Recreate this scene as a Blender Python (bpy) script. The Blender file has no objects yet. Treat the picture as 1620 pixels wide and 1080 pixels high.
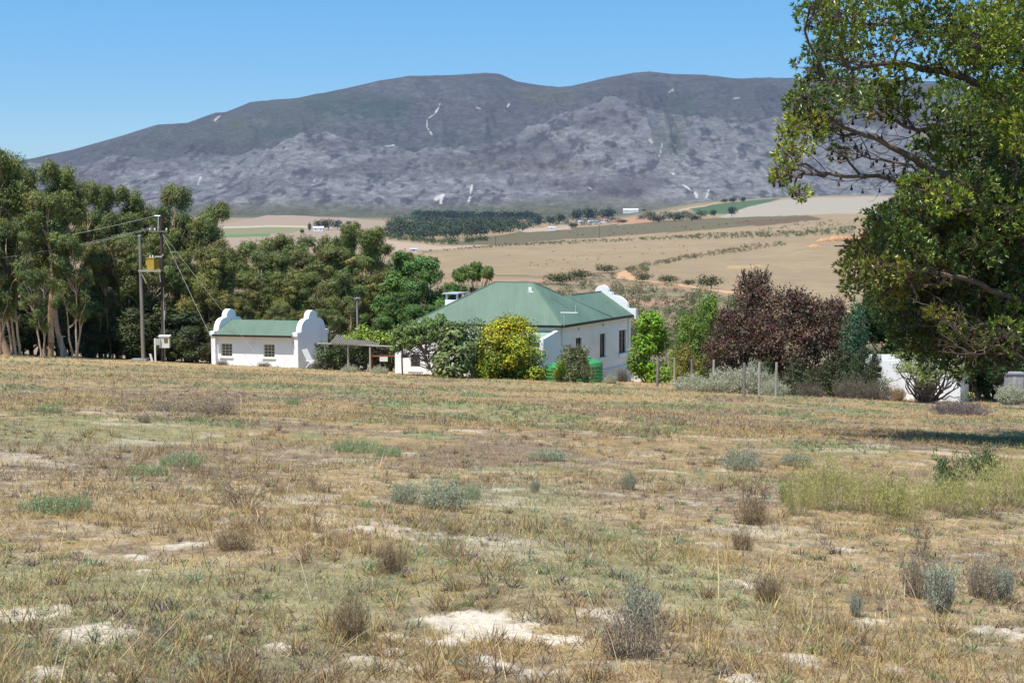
import bpy, math, random
import numpy as np
from mathutils import Vector, Matrix
PI = math.pi
random.seed(7)
RS = np.random.RandomState(11)
scn = bpy.context.scene
col = scn.collection
# ------------------------------------------------------------------ camera geometry
F, CX, CY, HOR = 2250.0, 810.0, 540.0, 335.0
EZ = 1.7
PITCH = math.atan((CY - HOR) / F)
CP, SP = math.cos(PITCH), math.sin(PITCH)

def at(px, py, Y):
    """world point seen at photo pixel px,py at depth Y"""
    u, v = (px - CX) / F, (CY - py) / F
    dy = CP + v * SP
    s = Y / dy
    return np.array([u * s, Y, EZ + (-SP + v * CP) * s])

def proj(x, y, z):
    z = z - EZ
    zc = np.maximum(y * CP - z * SP, 1e-3)
    return CX + F * x / zc, CY - F * (y * SP + z * CP) / zc

def ss(a, b, x):
    t = np.clip((x - a) / (b - a), 0, 1)
    return t * t * (3 - 2 * t)

# ------------------------------------------------------------------ numpy value noise
def _hash(ix, iy, seed):
    n = (ix.astype(np.int64) * 374761393 + iy.astype(np.int64) * 668265263 + seed * 1442695041) & 0xFFFFFFFF
    n = ((n ^ (n >> 13)) * 1274126177) & 0xFFFFFFFF
    n = n ^ (n >> 16)
    return (n & 0xFFFF) / 65535.0

def vnoise(x, y, seed=0):
    x = np.asarray(x, float); y = np.asarray(y, float)
    ix, iy = np.floor(x), np.floor(y)
    fx, fy = x - ix, y - iy
    fx = fx * fx * fx * (fx * (fx * 6 - 15) + 10); fy = fy * fy * fy * (fy * (fy * 6 - 15) + 10)
    a = _hash(ix, iy, seed); b = _hash(ix + 1, iy, seed)
    c = _hash(ix, iy + 1, seed); d = _hash(ix + 1, iy + 1, seed)
    return (a * (1 - fx) + b * fx) * (1 - fy) + (c * (1 - fx) + d * fx) * fy

def fbm(x, y, seed=0, octv=4, gain=0.5, rot=True):
    s = 0; amp = 1; tot = 0
    for o in range(octv):
        s = s + amp * vnoise(x, y, seed + o * 17); tot += amp
        amp *= gain
        x, y = (x * 1.6 - y * 1.2 + 3.1, x * 1.2 + y * 1.6 + 7.7)
    return s / tot

def ridged(x, y, seed=0, octv=5, gain=0.5):
    s = 0; amp = 1; tot = 0
    for o in range(octv):
        n = 1 - np.abs(2 * vnoise(x, y, seed + o * 29) - 1)
        s = s + amp * n * n; tot += amp
        amp *= gain
        x, y = (x * 1.6 - y * 1.2 + 1.3, x * 1.2 + y * 1.6 + 5.1)
    return s / tot

# ------------------------------------------------------------------ terrain
_kd = np.log(np.array([1, 118, 150, 200, 300, 400, 600, 1000, 1500, 2000, 3000, 4500, 6500, 20000.]))
_kz = np.array([0, -11.9, -16.0, -20.0, -23.5, -25.5, -29, -29.4, -29.6, -27.6, -21, -12.3, -6, 20.])
_gx = np.linspace(0, np.log(20000), 3000)
_gz = np.interp(_gx, _kd, _kz)
_k = np.hanning(161); _k /= _k.sum()
_gz = np.convolve(np.pad(_gz, 80, mode='edge'), _k, mode='valid')

SAND = []          # (x, y, r)
def H(x, y):
    x = np.asarray(x, float); y = np.asarray(y, float)
    D = np.maximum(y, 1.0)
    zp = -0.101 * y - 0.043 * np.clip(x, -90, 90)
    zc = np.interp(np.log(D), _gx, _gz)
    w = ss(112, 160, D)
    z = zp * (1 - w) + (zc - 0.043 * np.clip(x, -120, 120) * (1 - ss(118, 300, D))) * w
    u = x / np.maximum(D, 60)
    z = z + 34 * ss(0.04, 0.24, u) * ss(700, 2300, D)
    z = z + 27 * ss(0.06, 0.14, u) * ss(2500, 3900, D)
    z = z + (fbm(x / 160, y / 160, 3, 3) - .5) * 5.0 * ss(200, 500, D)
    z = z + (fbm(x / 11, y / 11, 5, 3) - .5) * 0.42 * (1 - ss(100, 160, D)) * ss(2, 12, D)
    z = z + (fbm(x / 1.1, y / 1.1, 8, 3) - .5) * 0.085 * (1 - ss(40, 80, D))
    return z

def ground_px(px, py, dmin=4.0, dmax=8000.0):
    """first hit of the ray through a photo pixel with the terrain"""
    D = np.exp(np.linspace(math.log(dmin), math.log(dmax), 2600))
    u, v = (px - CX) / F, (CY - py) / F
    s = D / (CP + v * SP)
    z = EZ + (-SP + v * CP) * s
    x = u * s
    below = z <= H(x, D)
    if not below.any():
        return None
    i = int(np.argmax(below))
    return np.array([x[i], D[i], float(H(x[i], D[i]))])

def gz(x, y):
    return float(H(np.array([x]), np.array([y]))[0])

# ------------------------------------------------------------------ materials
def new_mat(name):
    m = bpy.data.materials.new(name); m.use_nodes = True
    nt = m.node_tree
    for n in list(nt.nodes): nt.nodes.remove(n)
    out = nt.nodes.new('ShaderNodeOutputMaterial')
    return m, nt, out

def N(nt, t, **kw):
    n = nt.nodes.new(t)
    for k, v in kw.items(): setattr(n, k, v)
    return n

def noise_val(nt, coord, scale, detail=3, lo=0.0, hi=1.0, rough=.55, stretch=None):
    src = coord
    if stretch is not None:
        mp = N(nt, 'ShaderNodeMapping'); mp.inputs['Scale'].default_value = stretch
        nt.links.new(coord, mp.inputs['Vector']); src = mp.outputs['Vector']
    t = N(nt, 'ShaderNodeTexNoise'); t.inputs['Scale'].default_value = scale
    t.inputs['Detail'].default_value = detail; t.inputs['Roughness'].default_value = rough
    nt.links.new(src, t.inputs['Vector'])
    r = N(nt, 'ShaderNodeMapRange'); r.inputs['From Min'].default_value = .28; r.inputs['From Max'].default_value = .72
    r.inputs['To Min'].default_value = lo; r.inputs['To Max'].default_value = hi
    nt.links.new(t.outputs['Fac'], r.inputs['Value'])
    return r.outputs['Result'], t.outputs['Fac']

def scale_col(nt, colsock, valsock):
    m = N(nt, 'ShaderNodeVectorMath', operation='SCALE')
    nt.links.new(colsock, m.inputs[0]); nt.links.new(valsock, m.inputs['Scale'])
    return m.outputs['Vector']

def mat_solid(name, color, rough=.8, var=.12, scale=2.0, bump=0.0, metallic=0.0, dirt=None, dirt_amt=.3, stretch=None, spec=.3):
    m, nt, out = new_mat(name)
    b = N(nt, 'ShaderNodeBsdfPrincipled')
    b.inputs['Roughness'].default_value = rough; b.inputs['Metallic'].default_value = metallic
    b.inputs['Specular IOR Level'].default_value = spec
    g = N(nt, 'ShaderNodeNewGeometry')
    rgb = N(nt, 'ShaderNodeRGB'); rgb.outputs[0].default_value = (*color, 1)
    c = rgb.outputs[0]
    if dirt is not None:
        v, _ = noise_val(nt, g.outputs['Position'], scale * .7, 5, -0.6, dirt_amt * 2, stretch=stretch)
        mx = N(nt, 'ShaderNodeMix', data_type='RGBA'); mx.clamp_factor = True
        nt.links.new(v, mx.inputs['Factor']); nt.links.new(c, mx.inputs['A']); mx.inputs['B'].default_value = (*dirt, 1)
        c = mx.outputs['Result']
    v, raw = noise_val(nt, g.outputs['Position'], scale, 4, 1 - var, 1 + var, stretch=stretch)
    nt.links.new(scale_col(nt, c, v), b.inputs['Base Color'])
    if bump:
        bp = N(nt, 'ShaderNodeBump'); bp.inputs['Strength'].default_value = bump; bp.inputs['Distance'].default_value = .02
        _, raw2 = noise_val(nt, g.outputs['Position'], scale * 6, 4)
        nt.links.new(raw2, bp.inputs['Height']); nt.links.new(bp.outputs['Normal'], b.inputs['Normal'])
    nt.links.new(b.outputs['BSDF'], out.inputs['Surface'])
    return m

def mat_tint(name, rough=.7, transl=0.0, spec=.25, fine=None, var=.2, bump=0.0, tcol=(1.1, 1.15, .6)):
    m, nt, out = new_mat(name)
    a = N(nt, 'ShaderNodeAttribute'); a.attribute_name = 'tint'
    c = a.outputs['Color']
    g = N(nt, 'ShaderNodeNewGeometry')
    b = N(nt, 'ShaderNodeBsdfPrincipled')
    if fine:
        for k, f in enumerate(fine):
            v, raw = noise_val(nt, g.outputs['Position'], f, 5, 1 - var, 1 + var, rough=.65)
            c = scale_col(nt, c, v)
            if bump and k == 0:
                bp = N(nt, 'ShaderNodeBump'); bp.inputs['Strength'].default_value = bump; bp.inputs['Distance'].default_value = .04
                nt.links.new(raw, bp.inputs['Height']); nt.links.new(bp.outputs['Normal'], b.inputs['Normal'])
    b.inputs['Roughness'].default_value = rough; b.inputs['Specular IOR Level'].default_value = spec
    nt.links.new(c, b.inputs['Base Color'])
    sh = b.outputs['BSDF']
    if transl:
        t = N(nt, 'ShaderNodeBsdfTranslucent')
        mu = N(nt, 'ShaderNodeVectorMath', operation='MULTIPLY'); mu.inputs[1].default_value = tcol
        nt.links.new(c, mu.inputs[0]); nt.links.new(mu.outputs[0], t.inputs['Color'])
        mx = N(nt, 'ShaderNodeMixShader'); mx.inputs['Fac'].default_value = transl
        nt.links.new(sh, mx.inputs[1]); nt.links.new(t.outputs[0], mx.inputs[2]); sh = mx.outputs[0]
    nt.links.new(sh, out.inputs['Surface'])
    return m

M = {}
M['ground'] = mat_tint('ground', .95, 0, .1, fine=(26.0, 3.1), var=.26, bump=.5)
def mat_mountain():
    m, nt, out = new_mat('mountain_rock')
    at_ = N(nt, 'ShaderNodeAttribute'); at_.attribute_name = 'tint'; g = N(nt, 'ShaderNodeNewGeometry')
    b = N(nt, 'ShaderNodeBsdfPrincipled'); b.inputs['Roughness'].default_value = .95; b.inputs['Specular IOR Level'].default_value = .05
    c = at_.outputs['Color']
    for sc, lo, hi, st in ((.012, .80, 1.22, (1, .3, 2.6)), (.035, .64, 1.40, (1, .35, 2.6)), (.11, .70, 1.34, (1, .4, 2.2))):
        v, raw = noise_val(nt, g.outputs['Position'], sc, 6, lo, hi, .7, st); c = scale_col(nt, c, v)
    nt.links.new(c, b.inputs['Base Color']); nt.links.new(b.outputs[0], out.inputs['Surface']); return m
M['mountain'] = mat_mountain()
M['leaf'] = mat_tint('leaf', .5, .2, .22)
M['gum_leaf'] = mat_tint('gum_leaf', .36, .22, .45)
M['matte_leaf'] = mat_tint('matte_leaf', .7, .2, .15)
M['bush'] = mat_tint('distant_foliage', .8, .1, .1)
M['grass'] = mat_tint('grass', .6, .25, .2, tcol=(1, 1, .9))
M['bark'] = mat_tint('bark', .85, 0, .15, fine=(3.0,), var=.3)
M['white'] = mat_solid('white_limewash', (.84, .84, .83), .85, .03, .9, .15, dirt=(.58, .55, .50), dirt_amt=.24)
M['whitetrim'] = mat_solid('white_trim', (.82, .82, .81), .6, .02)
M['frame_dark'] = mat_solid('dark_window_frame', (.045, .04, .038), .5, .1)
M['frame_pale'] = mat_solid('cream_window_frame', (.5, .5, .38), .5, .1)
M['fascia'] = mat_solid('dark_gutter', (.02, .022, .022), .5, .1)
M['plinth'] = mat_solid('white_plinth', (.70, .71, .72), .85, .05, .9, .15, dirt=(.45, .42, .38), dirt_amt=.2)
M['weathered'] = mat_solid('weathered_wood', (.21, .185, .155), .9, .25, 3, .3, stretch=(1, 1, .2))
M['palewood'] = mat_solid('pale_post_wood', (.33, .30, .25), .9, .2, 3, .3, stretch=(1, 1, .2))
M['creosote'] = mat_solid('creosoted_pole', (.062, .042, .036), .8, .3, 3, .3, stretch=(1, 1, .2))
M['rust'] = mat_solid('rust_brown_wood', (.25, .10, .05), .85, .25, 3, .2)
M['yellow'] = mat_solid('yellow_paint', (.44, .30, .045), .6, .15, 2)
M['yellowdk'] = mat_solid('ochre_fins', (.16, .115, .02), .6, .08, 2)
M['greymetal'] = mat_solid('grey_metal', (.45, .46, .46), .45, .08, 3, metallic=.3)
M['wire'] = mat_solid('grey_wire', (.36, .36, .34), .5, .05, metallic=.2)
M['whitebox'] = mat_solid('white_enamel', (.62, .62, .58), .5, .04)
M['tank'] = mat_solid('green_plastic', (.045, .24, .085), .45, .1, 1.5)
M['concrete'] = mat_solid('grey_concrete', (.30, .29, .30), .9, .15, 2, .2)
M['orange_soil'] = mat_solid('orange_soil', (.42, .23, .115), .95, .35, .6, .3)
M['track'] = mat_solid('orange_track', (.47, .275, .145), .95, .15, .3, .2)
M['signwhite'] = mat_solid('pale_board', (.7, .68, .64), .7, .05)
M['redroof'] = mat_solid('red_roof', (.38, .16, .11), .8, .1)
M['far_white'] = mat_solid('far_white_wall', (.62, .62, .62), .8, .08)
M['far_grey'] = mat_solid('far_grey_roof', (.42, .44, .46), .7, .05)

def mat_glass():
    m, nt, out = new_mat('window_glass')
    b = N(nt, 'ShaderNodeBsdfPrincipled'); b.inputs['Base Color'].default_value = (.03, .035, .04, 1)
    b.inputs['Roughness'].default_value = .12; b.inputs['Specular IOR Level'].default_value = .6
    g = N(nt, 'ShaderNodeNewGeometry')
    v, raw = noise_val(nt, g.outputs['Position'], 2.2, 2, .01, .10)
    cb = N(nt, 'ShaderNodeCombineColor'); [nt.links.new(v, cb.inputs[i]) for i in range(3)]
    nt.links.new(cb.outputs[0], b.inputs['Base Color'])
    nt.links.new(b.outputs[0], out.inputs['Surface']); return m
M['glass'] = mat_glass()

def mat_roof(name, c, c2):
    m, nt, out = new_mat(name)
    b = N(nt, 'ShaderNodeBsdfPrincipled'); b.inputs['Roughness'].default_value = .55; b.inputs['Specular IOR Level'].default_value = .35
    g = N(nt, 'ShaderNodeNewGeometry')
    v, raw = noise_val(nt, g.outputs['Position'], 1.0, 5, 0, 1, stretch=(2.6, .35, .35))
    mx = N(nt, 'ShaderNodeMix', data_type='RGBA')
    mx.inputs['A'].default_value = (*c, 1); mx.inputs['B'].default_value = (*c2, 1)
    nt.links.new(v, mx.inputs['Factor'])
    w, _ = noise_val(nt, g.outputs['Position'], .45, 3, .88, 1.1)
    nt.links.new(scale_col(nt, mx.outputs['Result'], w), b.inputs['Base Color'])
    wv = N(nt, 'ShaderNodeTexWave'); wv.bands_direction = 'X'; wv.inputs['Scale'].default_value = 1.3
    nt.links.new(g.outputs['Position'], wv.inputs['Vector'])
    bp = N(nt, 'ShaderNodeBump'); bp.inputs['Strength'].default_value = .25; bp.inputs['Distance'].default_value = .03
    nt.links.new(wv.outputs['Fac'], bp.inputs['Height']); nt.links.new(bp.outputs['Normal'], b.inputs['Normal'])
    nt.links.new(b.outputs[0], out.inputs['Surface']); return m
M['roof'] = mat_roof('green_corrugated_roof', (.102, .158, .110), (.125, .182, .130))
M['roof_pale'] = mat_roof('pale_green_roof', (.24, .34, .25), (.28, .37, .28))

# ------------------------------------------------------------------ object helpers
def thing(name, label, cat, loc=(0, 0, 0), rz=0.0, group=None, scale=None):
    o = bpy.data.objects.new(name, None); col.objects.link(o)
    o.empty_display_size = .3
    o.location = [float(v) for v in loc]; o.rotation_euler = (0, 0, rz)
    if scale is not None: o.scale = scale
    tag(o, label, cat, group); return o

def tag(o, label=None, cat=None, group=None, kind=None):
    if label: o['label'] = label
    if cat: o['category'] = cat
    if group: o['group'] = group
    if kind: o['kind'] = kind
    return o

def link_mesh(name, me, mat, parent=None):
    o = bpy.data.objects.new(name, me); col.objects.link(o)
    if mat is not None: me.materials.append(M[mat] if isinstance(mat, str) else mat)
    if parent is not None: o.parent = parent
    return o

class G:
    """numpy quad soup with one tint per face"""
    def __init__(s): s.V = []; s.Q = []; s.T = []; s.n = 0
    def add(s, V, Q, T):
        V = np.asarray(V, float).reshape(-1, 3); Q = np.asarray(Q, np.int64).reshape(-1, 4)
        T = np.asarray(T, float)
        if T.ndim == 1: T = np.tile(T, (len(Q), 1))
        s.V.append(V); s.Q.append(Q + s.n); s.T.append(T[:, :3]); s.n += len(V)
    def build(s, name, mat, parent=None, smooth=False):
        V = np.concatenate(s.V); Q = np.concatenate(s.Q); T = np.concatenate(s.T)
        me = bpy.data.meshes.new(name)
        me.vertices.add(len(V)); me.vertices.foreach_set('co', V.astype(np.float32).ravel())
        me.loops.add(len(Q) * 4); me.loops.foreach_set('vertex_index', Q.astype(np.int32).ravel())
        me.polygons.add(len(Q)); me.polygons.foreach_set('loop_start', np.arange(0, len(Q) * 4, 4, dtype=np.int32))
        a = me.attributes.new('tint', 'FLOAT_COLOR', 'FACE')
        T4 = np.ones((len(Q), 4), np.float32); T4[:, :3] = np.clip(T, 0, 1)
        a.data.foreach_set('color', T4.ravel())
        me.update(calc_edges=True)
        if smooth: me.polygons.foreach_set('use_smooth', np.ones(len(Q), bool))
        return link_mesh(name, me, mat, parent)

def unit(v):
    return v / np.maximum(np.linalg.norm(v, axis=-1, keepdims=True), 1e-9)

def tube(g, pts, rad, sides=5, tint=(.2, .2, .2)):
    pts = np.asarray(pts, float); n = len(pts)
    rad = np.full(n, rad, float) if np.isscalar(rad) else np.asarray(rad, float)
    tg = np.gradient(pts, axis=0); tg = unit(tg)
    ref = np.array([.13, .21, 1.0]); ref2 = np.array([1, .1, .05])
    a = np.cross(tg, ref); bad = np.linalg.norm(a, axis=1) < .35
    a[bad] = np.cross(tg[bad], ref2); a = unit(a); b = np.cross(tg, a)
    th = np.arange(sides) * 2 * PI / sides
    V = pts[:, None, :] + rad[:, None, None] * (np.cos(th)[None, :, None] * a[:, None, :] + np.sin(th)[None, :, None] * b[:, None, :])
    Q = []
    for i in range(n - 1):
        for k in range(sides):
            k2 = (k + 1) % sides
            Q.append((i * sides + k, i * sides + k2, (i + 1) * sides + k2, (i + 1) * sides + k))
    t = np.asarray(tint, float)
    if t.ndim == 2: t = np.repeat(t[:n - 1], sides, axis=0)
    g.add(V.reshape(-1, 3), Q, t)

def curve(p0, p1, bend, n=5, rs=None):
    rs = rs or RS
    p0 = np.asarray(p0, float); p1 = np.asarray(p1, float)
    t = np.linspace(0, 1, n)[:, None]
    off = rs.normal(0, 1, 3) * bend * np.linalg.norm(p1 - p0)
    w = rs.normal(0, 1, (n, 3)) * bend * .25 * np.linalg.norm(p1 - p0); w[0] = 0; w[-1] = 0
    return p0 * (1 - t) + p1 * t + np.sin(t * PI) * off + w

def leaves(g, c, d, nrm, L, W, T):
    d = unit(d); s = unit(np.cross(nrm, d))
    L = np.broadcast_to(L, (len(c),))[:, None]; W = np.broadcast_to(W, (len(c),))[:, None]
    V = np.stack([c - d * L / 2, c + s * W / 2 - d * L * .05, c + d * L / 2, c - s * W / 2 - d * L * .05], 1)
    Q = np.arange(len(c) * 4).reshape(-1, 4)
    g.add(V.reshape(-1, 3), Q, T)

def rvec(n, rs):
    return unit(rs.normal(0, 1, (n, 3)))

def tints(rs, n, base, var=.22, alt=None, alt_p=.0):
    T = np.asarray(base)[None, :] * (1 + rs.normal(0, var, (n, 1))) * (1 + rs.normal(0, var * .35, (n, 3)))
    if alt is not None:
        k = rs.rand(n) < alt_p
        T[k] = np.asarray(alt)[None, :] * (1 + rs.normal(0, var, (k.sum(), 1)))
    return np.clip(T, .004, 1)

def clump(g, rs, c, r, n, L, W, base, var=.22, alt=None, alt_p=0, flat=.8, droop=.3, fill=.25, squash=None):
    """leaves on the outer part of a lumpy ball; real gaps, real self shadow"""
    d = rvec(n, rs); d[:, 2] = np.where(rs.rand(n) < .25, np.abs(d[:, 2]), d[:, 2])
    lump = 1 + .34 * np.sin(d[:, 0] * 5 + c[0]) * np.sin(d[:, 1] * 5 + c[1] * 2) + .22 * np.sin(d[:, 2] * 7 + c[2] + d[:, 0] * 4)
    rad = r * lump * np.where(rs.rand(n) < fill, rs.rand(n) ** .5, 1.08 - .34 * rs.rand(n) ** 1.3)
    P = np.asarray(c)[None, :] + d * rad[:, None] * np.array(squash if squash is not None else (1, 1, flat))
    nrm = unit(d + rvec(n, rs) * .55 + np.array([0, 0, .40]))
    ax = rvec(n, rs) + np.array([0, 0, -droop])
    leaves(g, P, np.cross(nrm, ax) + np.array([0, 0, -droop * .5]), nrm, L * (.7 + .6 * rs.rand(n)), W * (.7 + .6 * rs.rand(n)), tints(rs, n, base, var, alt, alt_p))

def copy_thing(root, loc, rz, scale, label=None, group=None):
    r = root.copy(); col.objects.link(r)
    r.location = loc; r.rotation_euler = (0, 0, rz); r.scale = scale
    if label: r['label'] = label
    if group: r['group'] = group
    for ch in root.children:
        c = ch.copy(); col.objects.link(c); c.parent = r
        for g2 in ch.children:
            d = g2.copy(); col.objects.link(d); d.parent = c
    return r

class Kind:
    """a prototype thing: the first place() moves it, later ones copy it with its parts"""
    def __init__(s, name, cat, h, w, fill):
        s.name, s.cat, s.h, s.w, s.fill, s.root = name, cat, h, w, fill, None
    def place(s, x, y, height, label, group=None, rz=None, wide=1.0, z=None, sink=.1):
        k = height / s.h
        loc = (x, y, (gz(x, y) if z is None else z) - sink)
        rz = random.random() * 6.28 if rz is None else rz
        sc = (k * wide, k * wide, k)
        if s.root is None:
            s.root = thing(s.name, label, s.cat, loc, rz, group, sc)
            s.fill(s.root)
            return s.root
        return copy_thing(s.root, loc, rz, sc, label, group)
    def place_px(s, px, ytop, Y, label, group=None, rz=None, halfw=None, wide=1.0, ybase=None, sink=.1):
        """top of the plant seen at px,ytop, standing on the ground at depth Y"""
        t = at(px, ytop, Y); zb = gz(t[0], Y)
        if ybase is not None: zb = at(px, ybase, Y)[2]
        h = max(t[2] - zb + sink, .2)
        if halfw: wide = (halfw * Y / F) / (s.w * h / s.h)
        return s.place(t[0], Y, h, label, group, rz, wide, z=zb, sink=sink)

class MB:
    """boxes, prisms and tubes in a local frame fn(a,b,z)->world, stored relative to base"""
    def __init__(s, fn=None, base=(0, 0, 0)):
        s.v = []; s.f = []; s.fn = fn or (lambda a, b, z: (a, b, z)); s.base = np.asarray(base, float)
    def pt(s, p): return tuple(np.asarray(s.fn(*p), float) - s.base)
    def hexa(s, P):
        i = len(s.v); s.v += [s.pt(p) for p in P]
        for q in ((0, 1, 2, 3), (7, 6, 5, 4), (0, 4, 5, 1), (1, 5, 6, 2), (2, 6, 7, 3), (3, 7, 4, 0)):
            s.f.append(tuple(i + k for k in q))
    def box(s, a0, a1, b0, b1, z0, z1):
        s.hexa([(a0, b0, z0), (a1, b0, z0), (a1, b1, z0), (a0, b1, z0), (a0, b0, z1), (a1, b0, z1), (a1, b1, z1), (a0, b1, z1)])
    def poly(s, P):
        i = len(s.v); s.v += [s.pt(p) for p in P]; s.f.append(tuple(range(i, i + len(P))))
    def slab(s, P, t):
        """polygon P given thickness t downwards"""
        n = len(P); i = len(s.v)
        s.v += [s.pt(p) for p in P] + [s.pt((p[0], p[1], p[2] - t)) for p in P]
        s.f.append(tuple(range(i, i + n))); s.f.append(tuple(range(i + 2 * n - 1, i + n - 1, -1)))
        for k in range(n):
            k2 = (k + 1) % n; s.f.append((i + k, i + n + k, i + n + k2, i + k2))
    def prism(s, out, b0, b1, swap=False):
        """outline in (a,z), extruded along b (or outline in (b,z), extruded along a when swap)"""
        n = len(out); i = len(s.v)
        for b in (b0, b1):
            s.v += [s.pt((b, p[0], p[1]) if swap else (p[0], b, p[1])) for p in out]
        s.f.append(tuple(range(i, i + n))); s.f.append(tuple(range(i + 2 * n - 1, i + n - 1, -1)))
        for k in range(n):
            k2 = (k + 1) % n; s.f.append((i + k, i + n + k, i + n + k2, i + k2))
    def rod(s, p, q, r, sides=8, r2=None):
        p = np.asarray(p, float); q = np.asarray(q, float); r2 = r if r2 is None else r2
        d = unit(q - p); a = np.cross(d, (0, 0, 1.)) if abs(d[2]) < .9 else np.cross(d, (1., 0, 0)); a = unit(a); b = np.cross(d, a)
        i = len(s.v)
        for c, rr in ((p, r), (q, r2)):
            for k in range(sides):
                t = 2 * PI * k / sides
                s.v.append(s.pt(c + rr * (math.cos(t) * a + math.sin(t) * b)))
        s.f.append(tuple(range(i + sides - 1, i - 1, -1))); s.f.append(tuple(range(i + sides, i + 2 * sides)))
        for k in range(sides):
            k2 = (k + 1) % sides; s.f.append((i + k, i + k2, i + sides + k2, i + sides + k))
    def lathe(s, prof, sides=24, c=(0, 0)):
        i = len(s.v)
        for r, z in prof:
            for k in range(sides):
                t = 2 * PI * k / sides; s.v.append(s.pt((c[0] + r * math.cos(t), c[1] + r * math.sin(t), z)))
        for j in range(len(prof) - 1):
            for k in range(sides):
                k2 = (k + 1) % sides
                s.f.append((i + j * sides + k, i + j * sides + k2, i + (j + 1) * sides + k2, i + (j + 1) * sides + k))
        s.f.append(tuple(range(i + sides - 1, i - 1, -1))); e = i + (len(prof) - 1) * sides
        s.f.append(tuple(range(e, e + sides)))
    def build(s, name, mat, parent=None, smooth=False):
        import bmesh
        me = bpy.data.meshes.new(name); me.from_pydata(s.v, [], s.f)
        bm = bmesh.new(); bm.from_mesh(me); bmesh.ops.recalc_face_normals(bm, faces=bm.faces); bm.to_mesh(me); bm.free()
        if smooth: me.polygons.foreach_set('use_smooth', [True] * len(me.polygons))
        me.update()
        return link_mesh(name, me, mat, parent)
# ================================================================== SETTING: camera, sun, sky
cam = bpy.data.cameras.new('camera'); co = bpy.data.objects.new('camera', cam); col.objects.link(co)
cam.sensor_width = 36; cam.lens = F * 36 / 1620; cam.clip_start = .1; cam.clip_end = 60000
co.location = (0, 0, EZ); co.rotation_euler = (PI / 2 - PITCH, 0, 0); scn.camera = co
EL = math.radians(65); SAZ = (-.62, -.785)
sd = Vector((SAZ[0] * math.cos(EL), SAZ[1] * math.cos(EL), math.sin(EL)))
sun = bpy.data.lights.new('sun', 'SUN'); sun.energy = 4.8; sun.angle = math.radians(.5); sun.color = (1, .955, .88)
so = bpy.data.objects.new('sun', sun); col.objects.link(so); so.rotation_euler = (-sd).to_track_quat('-Z', 'Y').to_euler()
w = bpy.data.worlds.new('World'); scn.world = w; w.use_nodes = True
nt = w.node_tree; bg = nt.nodes['Background']; sky = nt.nodes.new('ShaderNodeTexSky'); sky.sky_type = 'NISHITA'
sky.sun_disc = False; sky.sun_elevation = EL; sky.sun_rotation = math.atan2(SAZ[0], SAZ[1]); sky.altitude = 0
sky.air_density = 1.0; sky.dust_density = .0; sky.ozone_density = 3.5
hs = nt.nodes.new('ShaderNodeHueSaturation'); hs.inputs['Saturation'].default_value = 1.5; hs.inputs['Hue'].default_value = .503
ev = nt.nodes.new('ShaderNodeMix'); ev.data_type = 'RGBA'; ev.inputs['Factor'].default_value = .5; ev.inputs['B'].default_value = (1.45, 3.75, 6.6, 1)
nt.links.new(sky.outputs[0], hs.inputs['Color']); nt.links.new(hs.outputs[0], ev.inputs['A']); nt.links.new(ev.outputs['Result'], bg.inputs['Color']); bg.inputs['Strength'].default_value = .098
scn.view_settings.view_transform = 'Standard'; scn.view_settings.look = 'None'
scn.view_settings.exposure = .5; scn.view_settings.gamma = 1
scn.cycles.max_bounces = 6; scn.cycles.transparent_max_bounces = 8; scn.cycles.diffuse_bounces = 3
scn.cycles.transmission_bounces = 3; scn.cycles.glossy_bounces = 2; scn.cycles.volume_bounces = 0

# ================================================================== GROUND
for px, py, r in [(745, 988, 70), (690, 1018, 60), (640, 1035, 60), (800, 1000, 40), (830, 1068, 55), (775, 1050, 40), (575, 1042, 45), (225, 905, 24), (218, 884, 18),
                  (160, 1000, 38), (15, 975, 35), (75, 968, 28), (803, 774, 30), (850, 778, 16), (630, 718, 26), (1592, 1000, 42), (1180, 930, 34), (1375, 985, 26),
                  (955, 972, 40), (885, 1015, 28), (700, 850, 60), (610, 838, 40), (40, 722, 34), (60, 745, 30), (395, 686, 26), (735, 681, 34),
                  (1165, 746, 24), (1090, 795, 32), (440, 1025, 38), (400, 990, 22), (290, 863, 26), (960, 1052, 30), (1260, 1040, 36), (1180, 1075, 40), (1060, 1000, 30),
                  (820, 1065, 34), (10, 745, 20), (120, 850, 18), (1420, 1060, 32), (60, 1065, 60), (180, 1072, 40), (1010, 770, 22), (930, 705, 20), (1250, 690, 18), (1000, 880, 22), (1130, 860, 22), (1050, 745, 24), (1545, 880, 18), (1340, 870, 18),(520,1062,26),(330,1010,20)]:
    p = ground_px(px, py)
    SAND.append((p[0], p[1], r * p[1] / F * ((1.65 if 540 < px < 800 else 1.45) if py > 860 else 1.35), 1.0 if (py > 960 and 540 < px < 860) else (.84 if py > 860 else .66)))
def sand_mask(x, y):
    m = np.zeros_like(np.asarray(x, float))
    nz = fbm(x / .16, y / .16, 40, 4, .6) - .5
    n2 = fbm(x / .55, y / .75, 44, 3) - .5
    for sx, sy, r, st in SAND:
        d = np.sqrt((x - sx) ** 2 + ((y - sy) * .85) ** 2) / r
        m = np.maximum(m, st * (1 - ss(.35, 1.05, d * 1.05 + nz * 1.5 + n2 * 1.7)))
    m = m * (1 - .75 * ss(.50, .66, fbm(x / .10, y / .16, 47, 4, .6)) * (m < .93))
    bare = ss(.64, .71, fbm(x / 1.3, y / 1.3, 61, 4)) * ss(.46, .56, fbm(x / 5, y / 5, 63, 2)) * (1 - ss(30, 60, y))
    return np.maximum(m, bare * .38)
def mound(x, y, m):
    return m * (.004 + .055 * np.abs(fbm(x / .15, y / .15, 71, 5, .6) - .40))

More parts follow.
